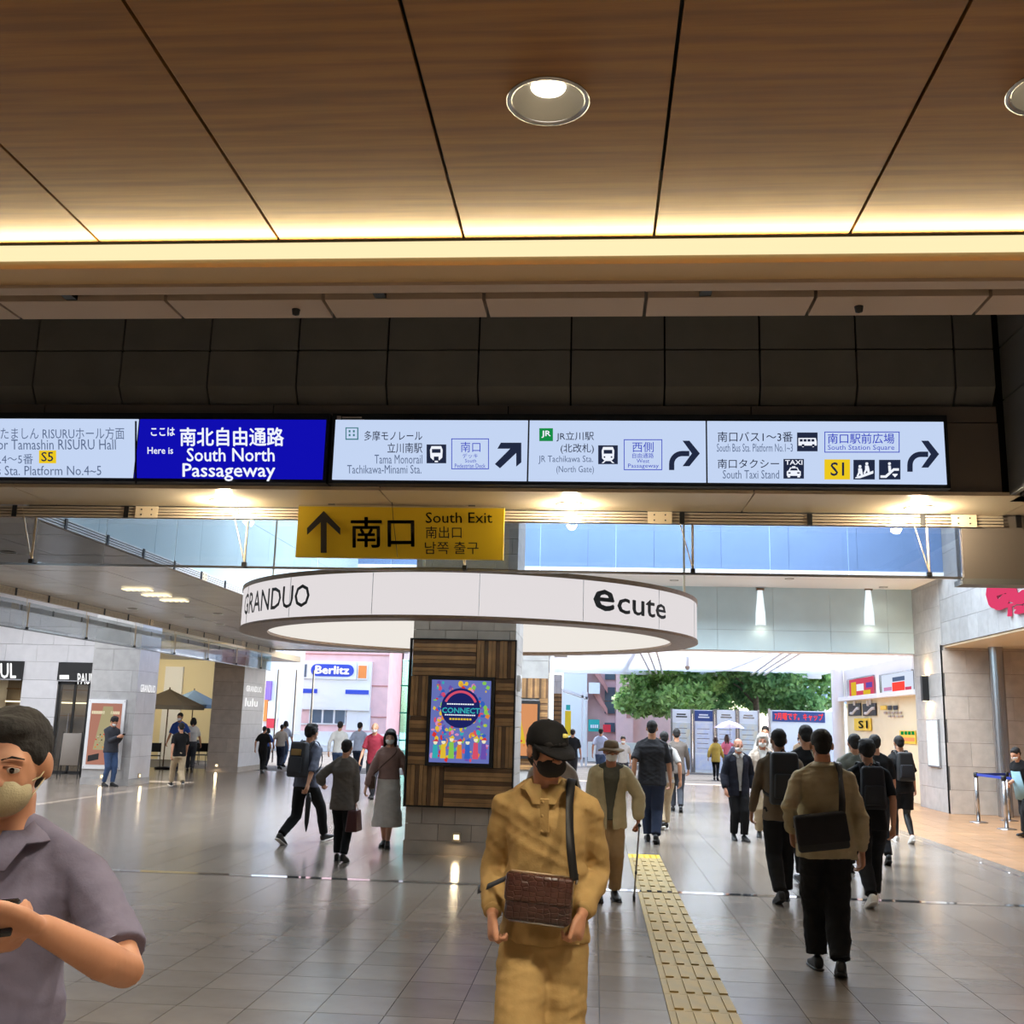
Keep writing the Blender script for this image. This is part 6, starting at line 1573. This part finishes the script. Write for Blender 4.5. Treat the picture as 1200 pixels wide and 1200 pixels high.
add('body', rbox(bc, (.132, .042, .090), .022, 4, rt), 'croc'); add('flap', rbox(bc+V((0, -.012, .038)), (.134, .036, .056), .016, 3, rt), 'croc_flap'); add('zip', MB().tube([bc+rt@V((-.12, 0, .092)), bc+rt@V((.12, 0, .092))], .006, 6), 'beige'); add('lower_edge', MB().tube([bc+rt@V((-.11, -.028, -.087)), bc+rt@V((.11, -.028, -.087))], .007, 6), 'steel')
add('ring', MB().tube([bc+V((.145, 0, .06)), bc+V((.15, 0, .1))], .006, 6), 'steel')
side_x = -.150
crossbody(kh, 1, bc+V((.138, -.01, .075)), T(side_x, .10, .60), .036, 'bag_black', add, k=1.15, ex=.014)
add('strap', ribbon(smooth_path([T(side_x, .10, .60), T(-.165, .0, .595), bc+V((-.135, 0, .07))]), [(-1, .5, 0)]*13, .030, .004), 'bag_black')

# --- man at the left edge with the phone
lx, ly = at(18, 890, y=2.25).x, 2.25
lm = person('man in grey purple short-sleeved shirt and beige mask, looking at his phone', lx, ly, 8, H=1.675, lod=0,
    wl=tuple(place_world((lx, ly, 8), at(50, 1088, y=1.90))), wr=tuple(place_world((lx, ly, 8), at(-42, 1108, y=1.90))), pole_l=(.50, .35, -.55), pole_r=(-1, .2, -.4),
    fdl=(-.9, -.35, .05), fdr=(.9, -.3, .1), pnl=(0, .3, 1), pnr=(0, .2, 1), stride=.12, lead=1, lean=1, head_turn=6, head_nod=5, curl=.55, fat=1.0,
    shirt='grey_purple', sleeve='short', hem=.505, shirt_loose=1.1, collar=True, legs='trousers', leg_col='cloth_black', leg_loose=1.15, shoe_col='shoe_black', hair='short', mask='mask_beige')
T = lm['T']
part('placket', MB().obox(T(0, -.068, .74), (.016, 0, 0), (0, .004, 0), (0, -.004, .16)).mesh(), MAT['grey_purple'], lm['root'])
for z in (.82, .77, .72, .67, .62): part('button', MB().lathe((0, 0, 0), [(.001, .003), (.005, .0025), (.0055, 0)], 8).mesh(True), MAT['white_cloth'], lm['root']).matrix_local = Matrix.Translation(T(0, -.078, z))@Matrix.Rotation(math.radians(90), 4, 'X')
hp = lm['wrist'][0]+V((-.105, -.055, .02))
t, add = person_thing(lm, 'smartphone', 'dark smartphone held in the left-edge man\'s hands', 'phone', hp)
add('case', rbox(hp, (.075, .006, .038), .004, 3, Matrix.Rotation(math.radians(-52), 3, 'X')@Matrix.Rotation(math.radians(-8), 3, 'Y')), 'phone')
add('glass', rbox(hp+V((0, .003, .006)), (.070, .002, .034), .001, 1, Matrix.Rotation(math.radians(-52), 3, 'X')@Matrix.Rotation(math.radians(-8), 3, 'Y')), 'phone')
t['label'] = 'dark smartphone in the hands of the man in the grey purple shirt'

# --- old man with bucket hat and cane
om = man('old man in brown bucket hat and open beige jacket, leaning on a cane', (712, 1054), 872, 6, lod=1, hk=1.06, feet=((.07, .02, 0), (-.09, -.05, 0)), lean=10, bend=10, head_nod=-4, fat=1.05,
    wl_px=(748, 962), dl=-.10, wr_px=(690, 975), dr=-.02, pole_l=(1, .5, 0), grip_l=True, curl=1.1, shirt='green_grey', sleeve='long', hem=.50, shirt_loose=1.2, jacket=('beige_coat', .44, 1.35), open_w=.052, leg_col='brown_trousers', leg_loose=1.15, hair='sides', hair_col='hair_grey', mask='mask_white', cap=('bucket', 'hat_brown'), glasses=True, skin='skin_old')
hw = om['wrist'][0]; top_ = hw+V((0, -.07, -.035)); ft = place_world((om['x'], om['y'], om['face']), at(743, 1057, y=om['y']-.05)); ft.z = .02
t, add = person_thing(om, 'walking_cane', 'metal walking cane held by the old man in the bucket hat', 'cane', (ft.x, ft.y, 0))
add('shaft', MB().tube([top_, ft], .009, 8), 'steel'); add('handle', MB().tube([top_+V((0, .05, -.01)), top_+V((0, .02, .004)), top_+V((0, -.05, .0))], .013, 8), 'bag_black'); add('tip', MB().tube([ft+V((0, 0, .05)), ft-V((0, 0, .02))], .014, 8), 'bag_black'); add('collar', MB().tube([top_.lerp(ft, .62), top_.lerp(ft, .66)], .012, 8), 'black')

# --- right group
gm = man('man seen from behind in olive grey long-sleeved shirt with black messenger bag', (972, 1142), 851, 176, lod=0, stride=.14, lead=1, lean=2, fat=1.20, wl_px=(928, 975), wr_px=(1010, 998), dl=.02, dr=.02,
    shirt='olive_shirt', sleeve='long', hem=.47, shirt_loose=1.25, collar=True, leg_col='cloth_black', leg_loose=1.3, hair='crop', mask='mask_white', head_nod=8, curl=.5)
T = gm['T']; bc = T(.035, .155, .585)
t, add = person_thing(gm, 'messenger_bag', 'black flap messenger bag across the back of the olive grey shirt man', 'shoulder bag', T(.035, .15, .50))
rt = Matrix.Rotation(math.radians(8), 3, 'Y')
add('body', rbox(bc, (.175, .045, .125), .02, 3, rt), 'bag_black'); add('flap', rbox(bc+V((0, .03, .02)), (.178, .03, .10), .018, 3, rt), 'charcoal')
crossbody(gm, -1, T(.11, -.06, .60), bc+V((-.14, .0, .10)), .05, 'bag_black', add, k=1.1, ex=.016)
add('strap', ribbon(smooth_path([T(.11, -.06, .60), T(.135, .02, .60), bc+V((.17, 0, .05))]), [(1, .2, 0)]*13, .045, .004), 'bag_black')
part('wristwatch', MB().tube([gm['wrist'][0]+(gm['elbow'][0]-gm['wrist'][0]).normalized()*.01, gm['wrist'][0]+(gm['elbow'][0]-gm['wrist'][0]).normalized()*.035], .031, 16).mesh(True), MAT['bag_black'], gm['root'])

b1_ = man('man seen from behind with a big black backpack and brown shirt', (918, 1058), 851, 182, lod=1, stride=.16, lead=-1, shirt='brown_cloth', sleeve='long', hem=.47, leg_col='cloth_black', leg_loose=1.15, hair='crop', fat=1.08)
backpack(b1_, 'big black backpack on the back of the brown shirted man', big=1.12)
m4 = man('young man in black T-shirt and black trousers with white shoes, seen from behind', (1024, 1062), 862, 178, lod=1, stride=.22, lead=-1, shirt='cloth_black', sleeve='short', hem=.46, leg_col='cloth_black', leg_loose=1.1, shoe_col='shoe_white', sole='shoe_white', hair='messy', wr_px=(1047, 968), dr=-.1, pole_r=(-.5, 1, 0))
backpack(m4, 'dark backpack of the young man with white shoes', m='charcoal', big=.95)
man('man in black shirt half hidden between the two large backs', (945, 1030), 846, 180, Y=12.3, shirt='cloth_black', sleeve='long', hem=.48, leg_col='cloth_black', hair='crop', mask='mask_white', fat=1.1)
man('man in dark olive jacket seen from behind, beside the S1 plate', (1002, 1015), 857, 178, Y=13.4, shirt='dark_grey', sleeve='long', hem=.46, leg_col='charcoal', hair='short', jacket=('green_grey', .46, 1.2))
m7 = man('man in black with bag strap behind the young man with white shoes', (1026, 1010), 858, 180, Y=14.6, shirt='cloth_black', sleeve='short', hem=.46, leg_col='charcoal', hair='short')
m8 = man('woman in black with backpack and wide shorts at the right of the group', (1060, 988), 860, 184, lod=1, stride=.18, lead=1, fem=True, shirt='cloth_black', sleeve='short', hem=.48, shirt_loose=1.5, legs='shorts', leg_col='cloth_black', shoe_col='shoe_white', sole='shoe_white', hair='short', fat=1.1)
backpack(m8, 'black backpack on the woman with white sneakers', big=1.0, pocket='charcoal')
man('elderly man in black suit with white mask, walking this way', (866, 985), 864, 8, lod=1, stride=.08, lead=1, shirt='grey_white', sleeve='long', hem=.49, jacket=('cloth_navy', .44, 1.25), open_w=.036, leg_col='cloth_black', leg_loose=1.15, hair='sides', hair_col='hair_brown', mask='mask_white', skin='skin_old', collar=True)
mw = man('grey haired woman in cream coat and white mask beside the backpack man', (893, 965), 858, -4, Y=17.5, lod=1, fem=True, stride=.1, shirt='white_cloth', sleeve='long', hem=.45, jacket=('cream_coat', .36, 1.3), open_w=.03, leg_col='beige', leg_loose=1.3, hair='bob', hair_col='hair_grey', mask='mask_white', skin='skin_old')
mm_ = man('man in white shirt with dark shoulder strap behind the cream coat woman', (897, 920), 849, -10, Y=24.5, lod=2, shirt='grey_white', sleeve='short', hem=.48, leg_col='charcoal', hair='short', mask='mask_white')

# --- centre walkers
man('man in dark T-shirt and jeans seen from behind on the tactile strip', (764, 988), 842, 176, lod=1, stride=.16, lead=1, shirt='charcoal', sleeve='short', hem=.47, shirt_loose=1.3, leg_col='jeans_dark', leg_loose=1.15, hair='crop', fat=1.15)
w5 = man('man in light grey shirt and beige trousers with black backpack', (779, 972), 855, 186, lod=1, stride=.18, lead=-1, shirt='grey_white', sleeve='short', hem=.48, leg_col='beige', hair='short', shoe_col='shoe_black', sole='shoe_white')
backpack(w5, 'black backpack on the man with beige trousers', big=.9)
man('man in grey hooded top ahead of the black backpack man', (793, 945), 852, 180, Y=22.0, shirt='grey_coat', sleeve='long', hem=.46, leg_col='dark_grey', hair='short', mask='mask_white')
man('woman with dark hair and pale coat, mostly hidden behind the khaki man', (648, 960), 850, 10, Y=8.6, lod=2, fem=True, shirt='grey_white', sleeve='long', hem=.45, leg_col='grey_white', hair='long', mask='mask_white')
man('small walker with dark hair between the cap and the shelter', (671, 905), 853, 178, Y=31.0, lod=3, shirt='cloth_black', leg_col='charcoal', hair='short')
man('walker in striped pale shirt near the teal shop sign', (704, 905), 852, 176, Y=33.0, lod=3, shirt='pale_blue', leg_col='jeans', hair='short')
man('walker with dark cap just left of the dark T-shirt man', (730, 915), 861, 4, Y=29.0, lod=3, shirt='grey_white', leg_col='charcoal', hair='short')

# --- far right square
uw = man('woman in mustard cardigan and black leggings by the notice boards', (839, 914), 862, 170, lod=3, fem=True, shirt='mustard', sleeve='long', hem=.42, leg_col='cloth_black', leg_loose=.85, hair='bob', hair_col='hair_brown', mask=None, shirt_loose=1.4)
t, add = person_thing(uw, 'shoulder_bag', 'small brown bag at the hip of the mustard cardigan woman', 'shoulder bag', uw['T'](.13, 0, .55)); q = uw['T'](.14, 0, .60); add('body', rbox(q, (.05, .11, .10), .02, 2), 'bag_brown'); add('strap', MB().tube([q+V((0, 0, .1)), uw['T'](.07, 0, .83)], .008, 5), 'bag_brown')
pw = man('woman in pink top holding a lilac umbrella in the sunlit square', (852, 912), 860, 175, Y=36.5, lod=3, fem=True, shirt='pink_cloth', sleeve='short', hem=.48, leg_col='jeans', hair='long', hair_col='hair_brown', mask=None, wr=(-.14, -.22, 1.15))
q = pw['wrist'][1]+V((0, -.05, .0))
t, add = person_thing(pw, 'umbrella', 'open lilac umbrella over the woman in the pink top', 'umbrella', q)
c = MB(); apx = q+V((.05, .15, .78)); c.v += [apx]
for rr, dz in ((.28, -.07), (.52, -.24)): c.v += [apx+V((rr*math.cos(k*math.pi/4), rr*math.sin(k*math.pi/4), dz)) for k in range(8)]
for k in range(8): c.f += [(0, 1+k, 1+(k+1) % 8), (1+k, 9+k, 9+(k+1) % 8, 1+(k+1) % 8)]
add('canopy', c.mesh(), 'umbrella_lilac'); add('shaft', MB().tube([q-V((0, 0, .12)), apx+V((0, 0, .06))], .008, 6), 'steel'); add('handle', MB().tube([q-V((0, 0, .12)), q-V((0, 0, .2)), q-V((-.03, 0, .21))], .013, 6), 'black')
man('person in dark blue jacket beside the umbrella woman', (862, 915), 866, 150, Y=34.0, lod=3, shirt='steel_blue', sleeve='long', leg_col='jeans_dark', hair='short')
man('faint walker in pale shirt under the red text board', (937, 912), 862, 0, Y=35.0, lod=3, shirt='beige', sleeve='short', leg_col='grey_white', hair='short', mask='mask_white')

# --- left walkers
lw = man('man in grey shirt with printed backpack and black trousers, walking away', (354, 988), 838, 158, lod=1, stride=.40, lead=-1, shirt='steel_blue', sleeve='three', hem=.50, shirt_loose=1.3, leg_col='cloth_black', leg_loose=1.05, shoe_col='shoe_black', sole='shoe_white', hair='messy', lean=4)
backpack(lw, 'dark grey backpack with pale printed patch on the walking man', m='dark_grey', big=1.05, print_='khaki_dark')
uq = lw['wrist'][1]; t, add = person_thing(lw, 'folded_umbrella', 'black folded umbrella hanging from the walking man\'s hand', 'umbrella', uq-V((0, .0, .55)))
add('canopy', MB().tube([uq+V((0, -.03, -.12)), uq+V((0, -.03, -.2)), uq+V((0, -.02, -.5)), uq+V((0, -.02, -.62))], [.02, .04, .03, .008], 8), 'bag_black'); add('handle', MB().tube([uq+V((0, -.03, -.12)), uq+V((0, -.03, .03)), uq+V((0, -.06, .06)), uq+V((0, -.09, .03))], .01, 8), 'bag_black')
ow = man('older woman in grey brown cardigan and black trousers, seen from behind', (398, 1010), 865, 178, lod=1, fem=True, stride=.08, lead=1, shirt='grey_coat', sleeve='long', hem=.42, shirt_loose=1.5, leg_col='cloth_black', hair='short', fat=1.05, wr_px=(416, 948), dr=.0, wl_px=(378, 918), dl=.15, grip_r=True, curl=1.0)
q = ow['wrist'][1]+V((0, 0, -.20))
t, add = person_thing(ow, 'handbag', 'dark red handbag hanging from the older woman\'s hand', 'handbag', q-V((0, 0, .15)))
add('body', rbox(q, (.075, .14, .125), .02, 3, None, .75), 'bag_red')
for s_ in (-.03, .03): add('handle', MB().tube([q+V((s_, -.06, .11)), q+V((s_*.5, -.04, .17)), q+V((0, 0, .19)), q+V((s_*.5, .04, .17)), q+V((s_, .06, .11))], .006, 6), 'bag_red')
wk = man('woman with long hair, mauve blouse and long white skirt, walking this way', (452, 992), 853, 4, lod=1, fem=True, stride=.08, lead=1, shirt='mauve', sleeve='long', hem=.575, shirt_loose=1.3, legs='skirt', leg_col='skirt_white', hair='long', mask='mask_white', skin='skin_pale', feet=((.03, -.06, 0), (-.03, .05, 0)))
T = wk['T']; q = T(-.14, -.03, .545)
t, add = person_thing(wk, 'shoulder_bag', 'small brown crossbody bag at the hip of the white skirt woman', 'shoulder bag', q-V((0, 0, .1)))
add('body', rbox(q, (.035, .07, .09), .02, 3), 'bag_brown'); crossbody(wk, 1, q+V((0, -.04, .09)), q+V((0, .06, .09)), .016, 'bag_brown', add, ex=.016)
man('man in red plaid shirt and white mask behind the long haired woman', (436, 936), 845, -6, lod=2, shirt='plaid', sleeve='short', hem=.46, leg_col='charcoal', hair='sides', hair_col='hair_brown', mask='mask_white')
man('man in pale blue shirt with crossbody bag, far at the left exit', (421, 905), 845, 178, Y=29.5, lod=3, shirt='pale_blue', sleeve='short', leg_col='jeans_dark', leg_loose=.9, hair='short')
man('man in dark vest over white shirt, far behind the cardigan woman', (398, 912), 844, 185, Y=27.5, lod=3, shirt='white_cloth', sleeve='long', leg_col='jeans', hair='short', jacket=None)
man('boy in black T-shirt and black trousers near the dark stone column', (306, 906), 850, 176, lod=3, stride=.14, shirt='cloth_black', sleeve='short', leg_col='cloth_black', hair='short')
man('man in pale T-shirt and dark jeans beside the boy in black', (327, 901), 848, 182, lod=3, stride=.14, shirt='grey_white', sleeve='short', leg_col='jeans_dark', leg_loose=1.2, hair='short')
man('walker in pale blue just beyond the pale T-shirt man', (334, 898), 844, 182, Y=36.0, lod=3, shirt='pale_blue', sleeve='short', leg_col='jeans', hair='bob', fem=True)
man('walker in dark blue beyond the boy in black', (313, 898), 852, 182, Y=34.0, lod=3, shirt='blue_shirt', sleeve='short', leg_col='cloth_navy', hair='bob', fem=True)
man('man in black polo and beige trousers walking past the cafe', (207, 922), 843, 215, lod=2, stride=.30, shirt='cloth_black', sleeve='short', hem=.49, leg_col='beige', leg_loose=1.1, hair='crop', shoe_col='shoe_black', sole='shoe_white')
man('man in blue shirt standing by the parasols', (211, 905), 834, 0, Y=30.3, lod=3, shirt='blue_shirt', sleeve='short', leg_col='cloth_navy', hair='short')
man('woman in white shirt standing by the cafe tables', (226, 905), 840, 200, Y=31.0, lod=3, fem=True, shirt='white_cloth', sleeve='short', leg_col='dark_grey', hair='bob')
lp = man('man in grey jacket and jeans leaning on the poster column with a phone', (131, 919), 841, 60, Y=24.0, hk=1.03, lod=2, feet=((.06, -.12, 0), (-.08, .0, 0)), lean=-3, head_nod=28, shirt='dark_grey', sleeve='long', hem=.48, shirt_loose=1.3, leg_col='jeans', hair='messy', mask='mask_white', wl=(.06, -.30, 1.12), wr=(-.04, -.31, 1.12), fat=1.05, grip_l=True)
q = lp['wrist'][0]+V((-.03, -.09, .03)); t, add = person_thing(lp, 'smartphone', 'dark smartphone of the man leaning on the poster column', 'phone', q); add('case', rbox(q, (.036, .004, .07), .003, 2, Matrix.Rotation(math.radians(50), 3, 'X')), 'phone'); add('screen', rbox(q+V((0, .004, .003)), (.032, .001, .064), .0005, 1, Matrix.Rotation(math.radians(50), 3, 'X')), 'phone')
wx = man('staff member in black T-shirt and pale denim apron behind the belts', (1200, 985), 872, -62, Y=19.2, lod=1, lean=16, head_nod=20, shirt='cloth_black', sleeve='short', hem=.50, leg_col='cloth_black', hair='short', wr_px=(1183, 918), dr=-.15)
T = wx['T']; part('apron', MB().strip([T(-.06+.0135*k, -.085-.012*math.sin(math.pi*k/9), .76) for k in range(10)], [T(-.085+.019*k, -.095-.02*math.sin(math.pi*k/9), .44) for k in range(10)], V((0, -.008, 0))).mesh(True), MAT['denim_pale'], wx['root'])

bpy.data.scenes.remove(TMP)
